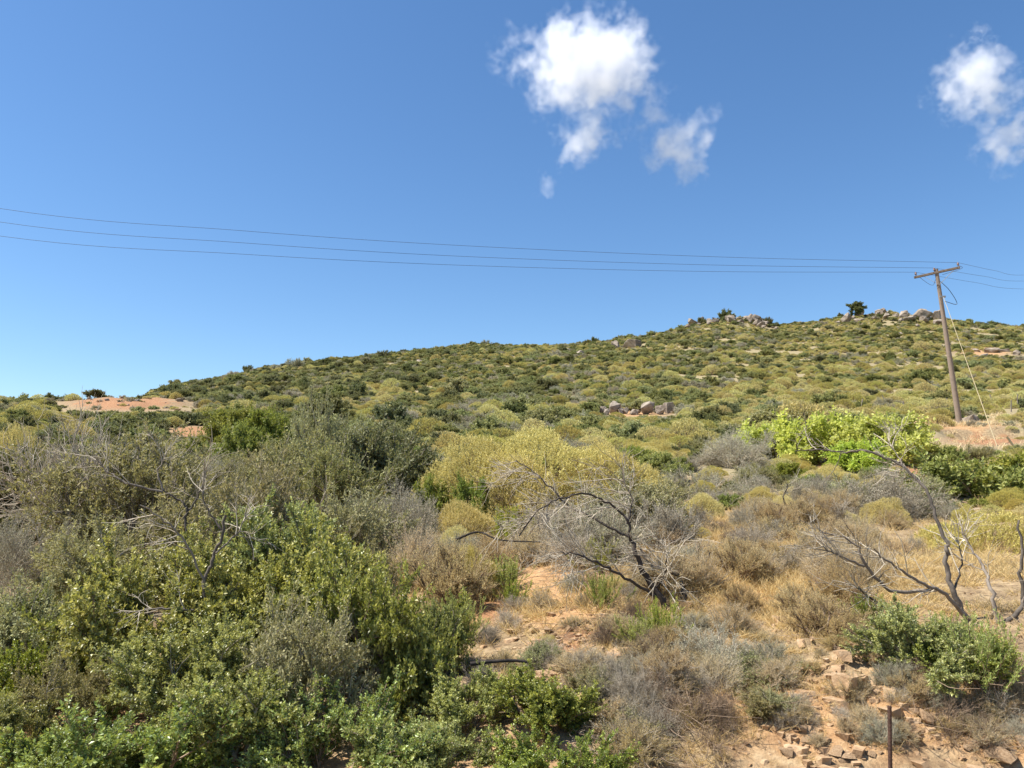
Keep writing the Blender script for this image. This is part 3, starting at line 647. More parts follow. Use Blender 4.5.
def stick(label, r0, r1, pts, m):
    o = at(*pts[0]); rng = np.random.default_rng(5); P = catmull([at(*p) - o for p in pts], 5)
    g = Geo(); tubes(g, rng, P[None], r0, r1, 7); q = link('fallen_branch', g.build('fallen_branch', m, True)); q.location = o; tag(q, label, 'branch')
stick('fallen dark stick lying across the soil below the brown hollow', .014, .007, [(470,664,5.5),(500,661,5.55),(527,662,5.6),(529,672,5.5)], M['dead'])
stick('short dark bent branch sloping down under the fallen dark stick', .012, .006, [(480,672,5.4),(500,682,5.35),(512,698,5.3)], M['dead'])
stick('thin dark dead branch lying under the yellow mound', .013, .006, [(455,540,8.6),(478,532,8.6),(500,540,8.5),(540,542,8.4)], M['dead'])

# ------------------------------------------------------------------ rocks
def rock_mesh(name, seed, m, cuts=2, rough=.10, flat=1.0):
    rng = np.random.default_rng(seed); bm = bmesh.new()
    for p in nrm(rng.normal(size=(11, 3)) * np.array([1, 1, 1.3])) * rng.uniform(.6, 1.2, (11, 1)): bm.verts.new(p * np.array([1, 1, flat]))
    r = bmesh.ops.convex_hull(bm, input=bm.verts); bmesh.ops.delete(bm, geom=[v for v in bm.verts if not v.link_faces], context='VERTS')
    bmesh.ops.bevel(bm, geom=list(bm.edges), offset=.035, segments=1, affect='EDGES')
    bmesh.ops.triangulate(bm, faces=list(bm.faces))
    bmesh.ops.subdivide_edges(bm, edges=list(bm.edges), cuts=cuts, use_grid_fill=True)
    bm.normal_update()
    for v in bm.verts:
        q = v.co * 2.3 + Vector((seed * 3.1, 0, 0))
        n = fbm(q.x + q.z * .7, q.y - q.z * .6, seed, 4)
        v.co += v.normal * float(n) * rough * 2
    me = bpy.data.meshes.new(name); bm.to_mesh(me); bm.free(); me.materials.append(m)
    me.polygons.foreach_set('use_smooth', np.zeros(len(me.polygons), bool)); return me
RK = [rock_mesh('boulder', 70 + i, M['rock'], 2, .11) for i in range(5)]
SK = [rock_mesh('stone', 80 + i, M['stone'], 1, .09, .7) for i in range(4)]
def rock(px, py, w, h, label, group=None, name='boulder', protos=RK, d=None, cat='rock', sink=.25):
    x, y, z = hit(px, py) if d is None else place(px, d)
    rx = w / F_PX * y / 2; rz = h / F_PX * y / 2
    o = link(name, random.choice(protos)); o.location = (x, y, z + rz * (1 - 2 * sink)); o.scale = (rx, rx * random.uniform(.7, 1.1), rz * 1.1)
    o.rotation_euler = (random.uniform(-.25, .25), random.uniform(-.3, .3), random.uniform(0, 6.28)); tag(o, label, cat, group); return o
rock(632, 348, 30, 13, 'big grey-brown boulder on the upper slope, the largest of its outcrop')
rock(616, 348, 14, 9, 'smaller pointed boulder leaning on the big grey-brown boulder')
rock(922, 0, 26, 15, 'large rounded pale boulder on the ridge behind the pole top', d=302, sink=.1)
rock(937, 0, 16, 13, 'tall boulder beside the large rounded pale boulder on the ridge', d=304, sink=.1)
rock(904, 0, 14, 8, 'pale low boulder on the ridge next to the large rounded pale boulder', d=302, sink=.1)
G1 = 'rocks along the ridge by the lone tree'
for i in range(34):
    px = random.uniform(836, 944); d = random.uniform(286, 311); w = random.choice([4, 6, 7, 9, 12]) * random.uniform(.8, 1.2)
    rock(px, 0, w, w * random.uniform(.45, .75), 'pale rock in the outcrop along the ridge beside the lone tree', G1, d=d, sink=-.05)
G2 = 'rocks on the pointed summit'
for i in range(34):
    px = random.uniform(688, 778); d = random.uniform(288, 311); w = random.choice([4, 6, 7, 9, 12]) * random.uniform(.8, 1.2)
    rock(px, 0, w, w * random.uniform(.45, .75), 'brownish rock of the outcrop on the pointed summit', G2, d=d, sink=-.05)
G3 = 'pale rock row half way up the slope'
for i in range(13):
    px = 602 + i * 5.8 + random.uniform(-2, 2); w = random.choice([9, 12, 15, 19]); rock(px, 0, w, w * random.uniform(.5, .8), 'pale pinkish rock in the row half way up the slope', G3, d=random.uniform(63, 67), sink=.12)
G4 = 'pale rocks on the slope past the pole'
for (px, py, w, h) in [(965,350,12,6),(978,352,16,6),(992,353,18,8),(1006,352,14,6),(1016,355,12,6),(985,357,12,5),(950,346,8,4),(975,346,9,4)]:
    rock(px, py, w, h, 'whitish rock in the bare patch on the slope past the pole', G4)
G5 = 'pale rocks scattered on the open slope'
for (px, py, w, h) in [(580,355,12,6),(568,352,8,4),(570,362,10,5),(900,335,9,4),(880,345,8,4),(915,327,9,4),(835,338,10,4),(800,342,8,4),(560,378,8,4),(420,363,9,4),(505,395,9,4),(712,345,7,3),(715,350,6,3),(530,382,9,4),(665,340,6,3),(640,352,7,3),(905,398,9,5)]:
    rock(px, py, w, h, 'pale rock lying open among the shrubs of the hillside', G5)
G6 = 'stones on the orange soil ridge'
for i in range(40):
    px = random.uniform(58, 196); d = random.uniform(66, 88); w = random.choice([2.5, 3, 4, 5, 7, 11]) * random.uniform(.8, 1.2)
    rock(px, 0, w, w * random.uniform(.4, .7), 'whitish stone lying on the orange soil ridge', G6, d=d, sink=.3, protos=SK if i % 2 else RK)
rock(972, 424, 22, 13, 'pale grey boulder lying just behind the foot of the pole')
G7 = 'stones on the orange bank'
for i in range(70):
    px = random.uniform(780, 1020); py = 764 - abs(random.gauss(0, 30))
    w = random.choice([5, 6, 7, 8, 9, 11, 14, 20]) * random.uniform(.8, 1.2)
    rock(px, py, w, w * random.uniform(.45, .7), 'loose sandy-orange stone on the crumbling bank beside the rusty stake', G7, 'stone', SK, sink=.5)
G8 = 'stones on the red soil slope'
for i in range(40):
    px = random.gauss(585, 38); py = random.gauss(650, 24)
    w = random.uniform(6, 15); rock(px, py, w, w * .65, 'reddish stone on the crumbling soil below the charred dead tree', G8, 'stone', SK)
rock(1006, 764, 36, 20, 'large flat sandy stone in the bottom corner of the bank', None, 'stone', SK)
rock(925, 722, 24, 18, 'brown squarish stone under the dead brush of the bank', None, 'stone', SK)
rock(985, 748, 30, 16, 'flat orange stone uphill of the large flat corner stone', None, 'stone', SK)

# ------------------------------------------------------------------ hillside shrubs
def scatter():
    pts = []
    y = 13.0
    while y < 335:
        cell = .74 + min(y, 130) * .0040
        half = .80 * y + 4
        xs = np.arange(-half, half, cell)
        xs = xs + RNG.uniform(-.45, .45, len(xs)) * cell; ys = y + RNG.uniform(-.5, .5, len(xs)) * cell
        pts.append(np.stack([xs, ys], -1)); y += cell * .95
    P = np.concatenate(pts); z = height(P[:, 0], P[:, 1])
    dep = P[:, 1] * CP + z * SP
    px = 512 + F_PX * P[:, 0] / dep; py = 384 - F_PX * (z * CP - P[:, 1] * SP) / dep
    keep = (px > -80) & (px < 1104)
    for (cx, cy, rx, ry) in PATCH_RED + [(985,352,26,5)]:
        if cy < 520:
            keep &= ~((((px - cx) / rx) ** 2 + ((py - cy) / ry) ** 2 < .75) & (RNG.uniform(size=len(px)) < .88))
    for f in FG:                                    # stay clear of the hand-placed bushes
        if f[3] > 11.5:
            x, y_, _ = place(f[2], f[3]); r = f[4] / F_PX * y_ * .3
            keep &= (P[:, 0] - x) ** 2 + (P[:, 1] - y_) ** 2 > r * r
    keep &= ~((np.abs(px - 975) < 70) & (P[:, 1] > 38) & (P[:, 1] < 53) & (RNG.uniform(size=len(px)) < .8))   # grass round the pole foot
    keep &= fbm(P[:, 0] / 7, P[:, 1] / 7, 91) > np.where(P[:, 1] > 30, -.15, -.25)
    return P[keep], z[keep], px[keep], py[keep]
P, PZ, PX, PY = scatter()
n = len(P); u1, u2, u3 = RNG.uniform(size=(3, n))
warm = np.clip((PX - 300) / 600, 0, 1) * .34 + .30 + 1.5 * fbm(P[:, 0] / 11, P[:, 1] / 11, 95, 3)
warm = np.where((PY > 392) & (PY < 432) & (PX > 780), warm + .35, warm)
warm = np.where((P[:, 1] < 30), warm - .18, warm)
greyv = .22 + .9 * fbm(P[:, 0] / 9 + 40, P[:, 1] / 9, 99, 3)
kind = np.where(u1 < np.clip(warm, .05, .85), 0, np.where(u2 < np.clip(greyv, .04, .6), 2, np.where(u3 < .14 + .2 * (PX < 420), 3, 1)))
KN = ['cushion', 'maquis', 'grey', 'darkm']
base_r = np.array([.43, .54, .50, .58])[kind]; base_h = np.array([.40, .50, .46, .58])[kind]
sz = np.exp(RNG.normal(-.05, .38, n)) * (1 + .25 * np.clip(P[:, 1] / 150, 0, 1)); rad = base_r * sz; hgt = base_h * sz * RNG.uniform(.75, 1.2, n)
rot = RNG.uniform(0, 6.28, n)
nf = np.clip(.55 + P[:, 1] / 80, .55, 1.0) * np.where((kind == 0) & (P[:, 1] > 32) & (P[:, 1] < 150), 1.2, 1.0); rad = rad * nf; hgt = hgt * nf
ZONES = [(60, 192, 397, 411, 87), (175, 205, 428, 437, 60), (606, 672, 407, 416, 68), (930, 1060, 424, 445, 47), (616, 646, 339, 349, 255), (945, 1024, 346, 357, 190), (700, 925, 412, 462, 22.5), (840, 945, 305, 322, 280), (690, 775, 315, 327, 290), (955, 990, 415, 428, 52), (425, 660, 425, 470, 12)]
_rp = rad / P[:, 1] * F_PX * .9; _top = PY - hgt / P[:, 1] * F_PX; _k = np.ones(n, bool)
for (x0, x1, y0, y1, dm) in ZONES:
    _k &= ~((PX + _rp > x0) & (PX - _rp < x1) & (_top < y1 - 1.5) & (PY > y0) & (P[:, 1] < dm) & (RNG.uniform(size=n) < np.where(rad / P[:, 1] * F_PX < 4.0, .55, .985)))
P, PZ, PX, PY, rad, hgt, rot, kind = P[_k], PZ[_k], PX[_k], PY[_k], rad[_k], hgt[_k], rot[_k], kind[_k]; n = len(P)
variant = RNG.integers(0, 3, n)
NAMES = ['cushion_shrub', 'maquis_shrub', 'grey_shrub', 'dark_shrub']
LOOK = ['small domed yellow-green shrub', 'bushy olive-green shrub', 'pale grey-brown shrub', 'dark green shrub']
LAND = [(125, 403, 'below the orange soil ridge'), (632, 345, 'below the big grey-brown boulder'), (740, 318, 'under the pointed rocky summit'), (875, 312, 'under the lone ridge tree'),
        (635, 412, 'around the pale rock row'), (955, 425, 'around the foot of the pole'), (985, 352, 'by the whitish rocks past the pole'), (840, 430, 'behind the lime-green clump'),
        (540, 425, 'directly behind the yellow mound'), (320, 400, 'behind the tall olive bush'), (470, 365, 'on the smooth middle slope'), (250, 390, 'on the slope beyond the orange soil ridge'),
        (760, 500, 'between the grey bare bushes'), (60, 450, 'around the leafless twig dome'), (960, 490, 'among the mid-green bushes')]
def near_text(px, py): return min(LAND, key=lambda q: (q[0] - px) ** 2 + 4 * (q[1] - py) ** 2)[2]
def gn_scatter(name, protos, loc, scl, rotz, pick, label, cat):
    me = bpy.data.meshes.new(name); me.vertices.add(len(loc)); me.vertices.foreach_set('co', np.ascontiguousarray(loc, np.float32).ravel())
    for nm, arr in (('scl', scl), ('rot', np.stack([0 * rotz, 0 * rotz, rotz], -1))):
        q = me.attributes.new(nm, 'FLOAT_VECTOR', 'POINT'); q.data.foreach_set('vector', np.ascontiguousarray(arr, np.float32).ravel())
    q = me.attributes.new('pick', 'INT', 'POINT'); q.data.foreach_set('value', np.ascontiguousarray(pick, np.int32))
    o = link(name, me); tag(o, label, cat, kind='stuff')
    ng = bpy.data.node_groups.new(name, 'GeometryNodeTree'); ng.interface.new_socket('Geometry', in_out='INPUT', socket_type='NodeSocketGeometry'); ng.interface.new_socket('Geometry', in_out='OUTPUT', socket_type='NodeSocketGeometry')
    N, L = ng.nodes, ng.links
    gi = N.new('NodeGroupInput'); go = N.new('NodeGroupOutput'); ip = N.new('GeometryNodeInstanceOnPoints'); jn = N.new('GeometryNodeJoinGeometry')
    for pr in reversed(protos):
        oi = N.new('GeometryNodeObjectInfo'); oi.inputs['Object'].default_value = pr; oi.inputs['As Instance'].default_value = True; L.new(oi.outputs['Geometry'], jn.inputs[0])
    def na(nm, t):
        q = N.new('GeometryNodeInputNamedAttribute'); q.data_type = t; q.inputs[0].default_value = nm; return q.outputs[0]
    e2r = N.new('FunctionNodeEulerToRotation'); L.new(na('rot', 'FLOAT_VECTOR'), e2r.inputs[0])
    L.new(gi.outputs[0], ip.inputs['Points']); L.new(jn.outputs[0], ip.inputs['Instance']); ip.inputs['Pick Instance'].default_value = True
    L.new(na('pick', 'INT'), ip.inputs['Instance Index']); L.new(e2r.outputs[0], ip.inputs['Rotation']); L.new(na('scl', 'FLOAT_VECTOR'), ip.inputs['Scale'])
    L.new(ip.outputs[0], go.inputs[0]); o.modifiers.new('scatter', 'NODES').node_group = ng; return o
for k in range(4):
    I = np.nonzero(kind == k)[0]; I = I[np.argsort(P[I, 1] / rad[I])]
    inview = I[(PX[I] > -15) & (PX[I] < 1039)]
    ind = inview[:290]; rest = np.setdiff1d(I, ind)
    protos = []
    for j, i in enumerate(ind):
        pool = NEAR[KN[k]] if P[i, 1] < 28 else FAR[KN[k]]; me = pool[variant[i] % len(pool)]
        o = link(NAMES[k], me); o.location = (P[i, 0], P[i, 1], PZ[i] - .05); o.scale = (rad[i], rad[i], hgt[i]); o.rotation_euler = (0, 0, rot[i])
        t = near_text(PX[i], PY[i]); tag(o, LOOK[k] + ' ' + t, 'shrub', LOOK[k] + 's ' + t)
    for me in FAR[KN[k]]: protos.append(next(o for o in C.objects if o.data is me and o.name.startswith(NAMES[k])))
    gn_scatter(NAMES[k].replace('shrub', 'scrub'), protos, np.stack([P[rest, 0], P[rest, 1], PZ[rest] - .05], -1), np.stack([rad[rest], rad[rest], hgt[rest]], -1), rot[rest],
               variant[rest] % len(protos), 'distant mass of ' + LOOK[k] + 's covering the hillside', 'scrub')
# bigger dark bushes along the skyline
for i, (px, d, w, h, lab) in enumerate([(595, 300, 9, 7, 'lone rounded bush on the skyline above the big grey-brown boulder'), (385, 250, 14, 7, 'dark bush clump on the skyline where the slope eases'),
    (322, 225, 9, 5, 'small dark bush on the descending skyline'), (265, 205, 10, 6, 'round dark bush on the lower skyline'), (95, 88, 22, 8, 'dark bush above the orange soil ridge on the skyline'),
    (726, 305, 16, 10, 'largest dark bush on the pointed summit'), (702, 305, 10, 7, 'small dark bush at the start of the summit rocks'), (768, 308, 10, 7, 'dark bush at the end of the summit rocks'),
    (887, 300, 8, 4, 'dark bush on the ridge between lone tree and pale boulder'), (200, 180, 12, 6, 'low dark bush where the skyline meets the orange ridge')]):
    x, y, z = place(px, d); r = w / F_PX * y / 2 * 1.15; o = link('ridge_bush', FAR['darkm'][i % 2]); o.location = (x, y, z); o.scale = (r, r, h / F_PX * y * 1.1); o.rotation_euler = (0, 0, i); tag(o, lab, 'bush')

for i in range(22):
    sm = i < 11; px = random.uniform(690, 778) if sm else random.uniform(838, 948); x, y, z = place(px, random.uniform(292, 312)); r = random.uniform(3, 6.5) / F_PX * y / 2 * 1.2
    o = link('ridge_bush', FAR['darkm'][i % 2]); o.location = (x, y, z + r * .2); o.scale = (r, r, r * random.uniform(.9, 1.3)); t = 'on the pointed summit' if sm else 'of the ridge by the lone tree'
    tag(o, 'small dark bush among the rocks ' + t, 'bush', 'small dark bushes among the rocks ' + t)

for i in range(64):
    orange = i < 24
    px, d = (random.uniform(58, 198), random.uniform(64, 88)) if orange else (random.uniform(925, 1045), random.uniform(38, 52))
    if not orange and abs(px - 960) < 9: continue
    x, y, z = place(px, d); r = random.uniform(.3, .6) if orange else random.uniform(.2, .42); kk = random.choice(['cushion', 'maquis', 'grey'] if orange else ['cushion', 'cushion', 'grey'])
    o = link({'cushion': 'cushion_shrub', 'maquis': 'maquis_shrub', 'grey': 'grey_shrub'}[kk], FAR[kk][i % 2]); o.location = (x, y, z - .04); o.scale = (r, r, r * random.uniform(.6, 1)); o.rotation_euler = (0, 0, i)
    a_ = {'cushion': 'small yellowish shrub', 'maquis': 'small green shrub', 'grey': 'small grey shrub'}[kk]; t = ' growing on the bare orange soil ridge' if orange else ' on the reddish soil at the foot of the pole'
    tag(o, a_ + t, 'shrub', a_ + 's' + t)

# lone tree on the ridge
def lone_tree():
    x, y, z = place(857, 300); s = y / F_PX
    t = link('ridge_tree', None); t.location = (x, y, z - .2); tag(t, 'lone round-crowned dark tree standing on the ridge', 'tree')
    rng = np.random.default_rng(77); g = Geo()
    tubes(g, rng, np.array([[[0, 0, 0], [.25, 0, 2.2], [.1, 0, 4.2], [-.1, 0, 5.6]]]) * s * 2.6, .33, .12, 8); link('trunk', g.build('ridge_tree_trunk', M['twig_brown'], True), t)
    D = nrm(rng.normal(size=(34, 3)) + np.array([0, 0, .25])); S = np.tile(np.array([[0, 0, 8.6 * s]]), (34, 1))
    P0 = grow(rng, S, D, np.full(34, 7.6 * s) * rng.uniform(.7, 1.05, 34), 4, .15)
    s1, d1, _, _ = spawn(rng, P0, 10, .3, .9); P1 = grow(rng, s1, d1, 2.4 * s * rng.uniform(.5, 1.2, len(s1)), 2, .2)
    f = Geo(); e = P1[:, -1] - P1[:, 0]; leaves(f, rng, P1[:, 0], nrm(e), np.linalg.norm(e, axis=1), 22, .5, .22)
    V, Q, a, r, m = f.arrays(); V[:, 2] = 12.0 * s + (V[:, 2] - 8.6 * s) * .95; V[:, 0] *= 1.2; link('crown', quadmesh('ridge_tree_crown', V, Q, a, r, m, M['darkgreen']), t)
    g2 = Geo(); P0[:, :, 2] = 12.0 * s + (P0[:, :, 2] - 8.6 * s) * .95; P0[:, :, 0] *= 1.2; tubes(g2, rng, P0, .1, .04, 5); link('limbs', g2.build('ridge_tree_limbs', M['twig_brown'], True), t)
lone_tree()

# ------------------------------------------------------------------ dry grass, litter, gravel
def merged(name, base, loc, scl, rotz, tilt, m, label, cat):
    V, Q, a, r = base; n = len(loc); c, s = np.cos(rotz), np.sin(rotz); tx, ty = tilt[:, 0], tilt[:, 1]
    W = V[None] * scl[:, None, None] if scl.ndim == 1 else V[None] * scl[:, None, :]
    X = W[..., 0] * c[:, None] - W[..., 1] * s[:, None] + W[..., 2] * tx[:, None]; Y = W[..., 0] * s[:, None] + W[..., 1] * c[:, None] + W[..., 2] * ty[:, None]
    Vn = np.stack([X, Y, W[..., 2]], -1) + loc[:, None]
    Qn = (Q[None] + (np.arange(n) * len(V))[:, None, None]).reshape(-1, 4)
    rr = np.clip(np.tile(r, n) * .6 + np.repeat(RNG.uniform(0, .4, n), len(Q)), 0, 1)
    me = quadmesh(name, Vn.reshape(-1, 3), Qn, np.tile(a, n), rr, np.zeros(len(Qn), np.int32), m)
    return tag(link(name, me), label, cat, kind='stuff')
def blades(seed, n, h=.3, w=.0045, spread=.55, base=.06):
    rng = np.random.default_rng(seed); S = np.zeros((n, 3)); S[:, :2] = rng.normal(0, base, (n, 2))
    D = nrm(rng.normal(0, spread, (n, 3)) * np.array([1, 1, 0]) + np.array([0, 0, 1.])); P_ = grow(rng, S, D, h * rng.uniform(.5, 1.15, n), 3, .12, -.06)
    wd = nrm(np.cross(D, rng.normal(size=(n, 3))))[:, None] * (w * np.array([1, .9, .6, .12]))[None, :, None]
    V = np.stack([P_ - wd, P_ + wd], 2).reshape(-1, 3); i = np.arange(n * 8).reshape(n, 4, 2)
    Q = np.stack([i[:, :-1, 0], i[:, :-1, 1], i[:, 1:, 1], i[:, 1:, 0]], -1).reshape(-1, 4)
    return V, Q, np.tile(np.array([0., .5, 1.]), n), np.repeat(rng.uniform(0, 1, n), 3)
def field(n, x0, x1, y0, y1, blobs, seed, thr=.25):
    """points on the ground, denser inside the blobs (px, depth, rx, ry, weight)"""
    rng = np.random.default_rng(seed); d = np.exp(rng.uniform(math.log(y0), math.log(y1), n)); px = rng.uniform(x0, x1, n)
    w = np.full(n, thr)
    for (cx, cy, rx, ry, k) in blobs: w = np.maximum(w, k * np.exp(-(((px - cx) / rx) ** 2 + ((d - cy) / ry) ** 2)))
    w = w * (1 + 2.2 * fbm(px / 40, d * 3, 7)) ; kp = rng.uniform(size=n) < w
    d, px = d[kp], px[kp]; x = (px - 512) / F_PX * d; z = height(x, d)
    for _ in range(2): x = (px - 512) / F_PX * (CP * d + z * SP); z = height(x, d)
    return np.stack([x, d, z], -1), rng
L_, rg = field(13000, 380, 1060, 4.6, 17, [(790, 8.5, 120, 2.6, .9), (740, 10.5, 100, 2.5, .8), (690, 8.2, 50, 1.2, .5), (900, 9.5, 90, 2, .7), (450, 8.8, 50, 1.2, .5), (960, 5.1, 80, .35, .8), (800, 5.4, 50, .4, .35), (690, 5.2, 60, .6, .7), (620, 6, 60, .7, .5), (560, 7.4, 50, .8, .35)], 3, .07)
nG = len(L_); merged('dry_grass', blades(1, 34, .17, .0028, .9), L_ - [0, 0, .01], rg.uniform(.5, 1.25, nG) * np.clip((L_[:, 1] - 2.5) / 5, .45, 1), rg.uniform(0, 6.28, nG), rg.normal(0, .12, (nG, 2)), M['straw'], 'golden dry grass covering the open slope above the bank', 'grass')
L_, rg = field(5000, 860, 1080, 26, 60, [(960, 51, 90, 4.0, .7), (1000, 53, 60, 5, .6), (900, 51, 50, 4, .5)], 4, .02)
nG = len(L_); merged('dry_grass', blades(2, 26, .36, .012, .8, .2), L_, rg.uniform(.6, 1.2, nG), rg.uniform(0, 6.28, nG), rg.normal(0, .12, (nG, 2)), M['straw'], 'straw-coloured grass around the foot of the pole', 'grass')
def litter_base(seed, n=7):
    rng = np.random.default_rng(seed); g = Geo(); S = rng.normal(0, .12, (n, 3)) * np.array([1, 1, .12]); S[:, 2] = np.abs(S[:, 2]) + .01
    D = nrm(rng.normal(size=(n, 3)) * np.array([1, 1, .3])); tubes(g, rng, grow(rng, S, D, rng.uniform(.1, .4, n), 4, .22), .0026, .0011, 4); V, Q, a, r, m = g.arrays(); return V, Q, a, r
L_, rg = field(3600, -60, 1080, 4.5, 13, [(660, 5.6, 90, .9, .9), (600, 7.5, 80, 1.6, .5), (980, 5.6, 80, .6, .8), (60, 5.5, 60, 1, .6)], 6, .10)
nG = len(L_); merged('dead_twigs', litter_base(3), L_, rg.uniform(.35, 1.0, nG), rg.uniform(0, 6.28, nG), rg.normal(0, .1, (nG, 2)), M['twig_brown'], 'litter of fallen grey twigs strewn over the soil', 'twigs')
def pebble(seed):
    me = rock_mesh('pebble', seed, M['stone'], 0, 0.05, .7)
    V = np.array([v.co for v in me.vertices]); Q = np.array([[p.vertices[0], p.vertices[1], p.vertices[2], p.vertices[2]] for p in me.polygons]); return V, me
def gravel():
    """angular pebbles, six-sided blocks with uneven corners"""
    rng = np.random.default_rng(12)
    V = np.array([[x, y, z] for z in (-.5, .5) for y in (-.6, .6) for x in (-.8, .8)]) * rng.uniform(.6, 1.15, (8, 3))
    Q = np.array([[0, 2, 3, 1], [4, 5, 7, 6], [0, 1, 5, 4], [2, 6, 7, 3], [0, 4, 6, 2], [1, 3, 7, 5]]); return V, Q, np.zeros(6), np.full(6, .5)
L_, rg = field(9000, 380, 1080, 4.4, 10, [(880, 5.2, 130, .7, 1), (590, 6.3, 70, .9, .9), (540, 7.4, 40, .8, .6)], 8, .06)
nG = len(L_); merged('gravel', gravel(), L_, np.exp(rg.normal(-4.0, .6, nG)), rg.uniform(0, 6.28, nG), rg.normal(0, .4, (nG, 2)), M['stone'], 'crumbled orange gravel on the bank and soil slope', 'gravel')

# ------------------------------------------------------------------ utility pole, wires, stake, fence posts
def tube_obj(name, pts, r0, r1, m, parent=None, sides=10, sub=5, straight=False):
    rng = np.random.default_rng(1); P_ = np.array([list(p) for p in pts], float)
    if not straight: P_ = catmull(P_, sub)
    g = Geo(); tubes(g, rng, P_[None], r0, r1, sides); return link(name, g.build(name, m, True), parent)
def box_obj(name, a, b, w, h, m, parent, up=Vector((0, 0, 1))):
    a, b = Vector(a), Vector(b); t = (b - a).normalized(); s = t.cross(up).normalized(); u = s.cross(t)
    bm = bmesh.new(); vs = [bm.verts.new(p + s * i * w / 2 + u * j * h / 2) for p in (a, b) for (i, j) in ((-1, -1), (1, -1), (1, 1), (-1, 1))]
    for q in ((3, 2, 1, 0), (4, 5, 6, 7), (0, 1, 5, 4), (1, 2, 6, 5), (2, 3, 7, 6), (3, 0, 4, 7)): bm.faces.new([vs[i] for i in q])
    bmesh.ops.bevel(bm, geom=list(bm.edges), offset=min(w, h) * .12, segments=1, affect='EDGES')
    me = bpy.data.meshes.new(name); bm.to_mesh(me); bm.free(); me.materials.append(m); return link(name, me, parent)
DP = 49.0
fx, fy, fz = place(960, DP); foot = Vector((fx, fy, fz - .3)); topw = at(936.5, 271, DP - .3)
root = link('utility_pole', None); root.location = foot; tag(root, 'leaning weathered wooden utility pole with a crossarm on the hillside', 'utility pole')
ax = (topw - foot); tube_obj('shaft', [Vector((0, 0, 0)), ax * .5, ax * 1.012], .18, .11, M['pole'], root, 14, 6)
cdir = Vector((-.78, .62, 0)).normalized(); lean = Vector((0, 0, 1)) + Vector((-.05, 0, 0)); cc = ax + Vector((.05, -.17, -.12))
arm = [cc + cdir * s + Vector((0, 0, -.075 * s)) for s in (1.45, -1.2)]
box_obj('crossarm', arm[0], arm[1], .11, .15, M['pole'], root)
for s in (.85, -.85): box_obj('brace', cc + cdir * s + Vector((0, 0, -.08 - .075 * s)), ax + Vector((.02, -.15, -.95)), .05, .02, M['steel'], root)
ins = []
for s in (1.34, 0.25, -1.1):
    p = cc + cdir * s + Vector((0, 0, -.075 * s + .075)); ins.append(p)
    g = Geo(); rng_ = np.random.default_rng(2)
    prof = [(0, .02), (.10, .02), (.11, .07), (.15, .075), (.17, .045), (.20, .06), (.24, .055), (.27, .03)]
    an = np.arange(12) / 12 * 6.283; V = np.array([[p.x + r * math.cos(t), p.y + r * math.sin(t), p.z + h] for h, r in prof for t in an]); ii = np.arange(len(V)).reshape(len(prof), 12); nx_ = np.roll(ii, -1, 1)
    g.add(V, np.stack([ii[:-1], nx_[:-1], nx_[1:], ii[1:]], -1).reshape(-1, 4), 0., .5); io = link('insulator', g.build('insulator', M['porcelain'], True), root)
tube_obj('jumper_wire', [ins[0] + Vector((0, 0, .1)), ins[0] + Vector((.7, -.5, -.75)), ax + Vector((-.2, -.2, -.6))], .012, .012, M['wire'], root, 5)
tube_obj('jumper_wire', [ins[2] + Vector((0, 0, .1)), ax + Vector((1.4, -.4, .05)), ax + Vector((.25, -.2, -.3))], .012, .012, M['wire'], root, 5)
box_obj('guy_bracket', ax * .83 + Vector((-.16, -.2, 0)), ax * .83 + Vector((.22, -.2, 0)), .06, .12, M['steel'], root)
LEFT = [(0, 208.5), (0, 222), (0, 236)]; RIGHT = [(1024, 275), (1024, 281), (1024, 289)]
order = [2, 1, 0]
WL = ['uppermost of the three power lines crossing the sky to the pole', 'middle of the three power lines crossing the sky to the pole', 'lowest of the three power lines crossing the sky to the pole']
for q in range(3):
    a = foot + ins[[2, 1, 0][q]] + Vector((0, 0, .26))
    b0 = at(*LEFT[q], 38.0)
    m_ = at([455, 455, 455][q], [245.2, 256, 265][q], 43.2)
    e = b0 + (b0 - m_) * .75 + Vector((0, 0, 2.2))
    tube_obj('power_line', [a - a, (m_ + (a - m_) * .5 + Vector((0, 0, -.16))) - a, m_ - a, (b0 + (m_ - b0) * .5 + Vector((0, 0, -.15))) - a, b0 - a, e - a], .009, .009, M['wire'], None, 6, 10)
    w = C.objects[-1]; w.location = a; tag(w, WL[q], 'cable')
    c0 = at(*RIGHT[q], 60.0); e2 = c0 + (c0 - a) * 1.6 + Vector((0, 0, 2.0))
    tube_obj('power_line', [a - a, (a + c0) / 2 - a + Vector((0, 0, -.08)), c0 - a, e2 - a], .009, .009, M['wire'], None, 6, 8)
    w = C.objects[-1]; w.location = a; tag(w, ['power line leaving the pole uphill, the highest one', 'power line leaving the pole uphill, the middle one', 'power line leaving the pole uphill, the lowest one'][q], 'cable')
gx, gy, gz = hit(998, 447, 20); ga = foot + ax * .83 + Vector((.1, -.15, 0)); gb = Vector((gx, gy, gz - .1))
w = tube_obj('guy_wire', [ga - ga, gb - ga], .014, .015, M['guy'], None, 8, straight=True); w.location = ga; tag(w, 'taut yellowish guy wire bracing the utility pole to the soil cut', 'guy wire')
sl = foot + ax * .93; w = tube_obj('service_cable', [Vector((.1, -.1, 0)), at(950, 291, 48.7) - sl, at(957, 304, 48.7) - sl, foot + ax * .86 - sl + Vector((.25, -.1, -.6))], .018, .018, M['wire'], None, 6); w.location = sl
tag(w, 'slack dark cable hanging beside the top of the utility pole', 'cable')
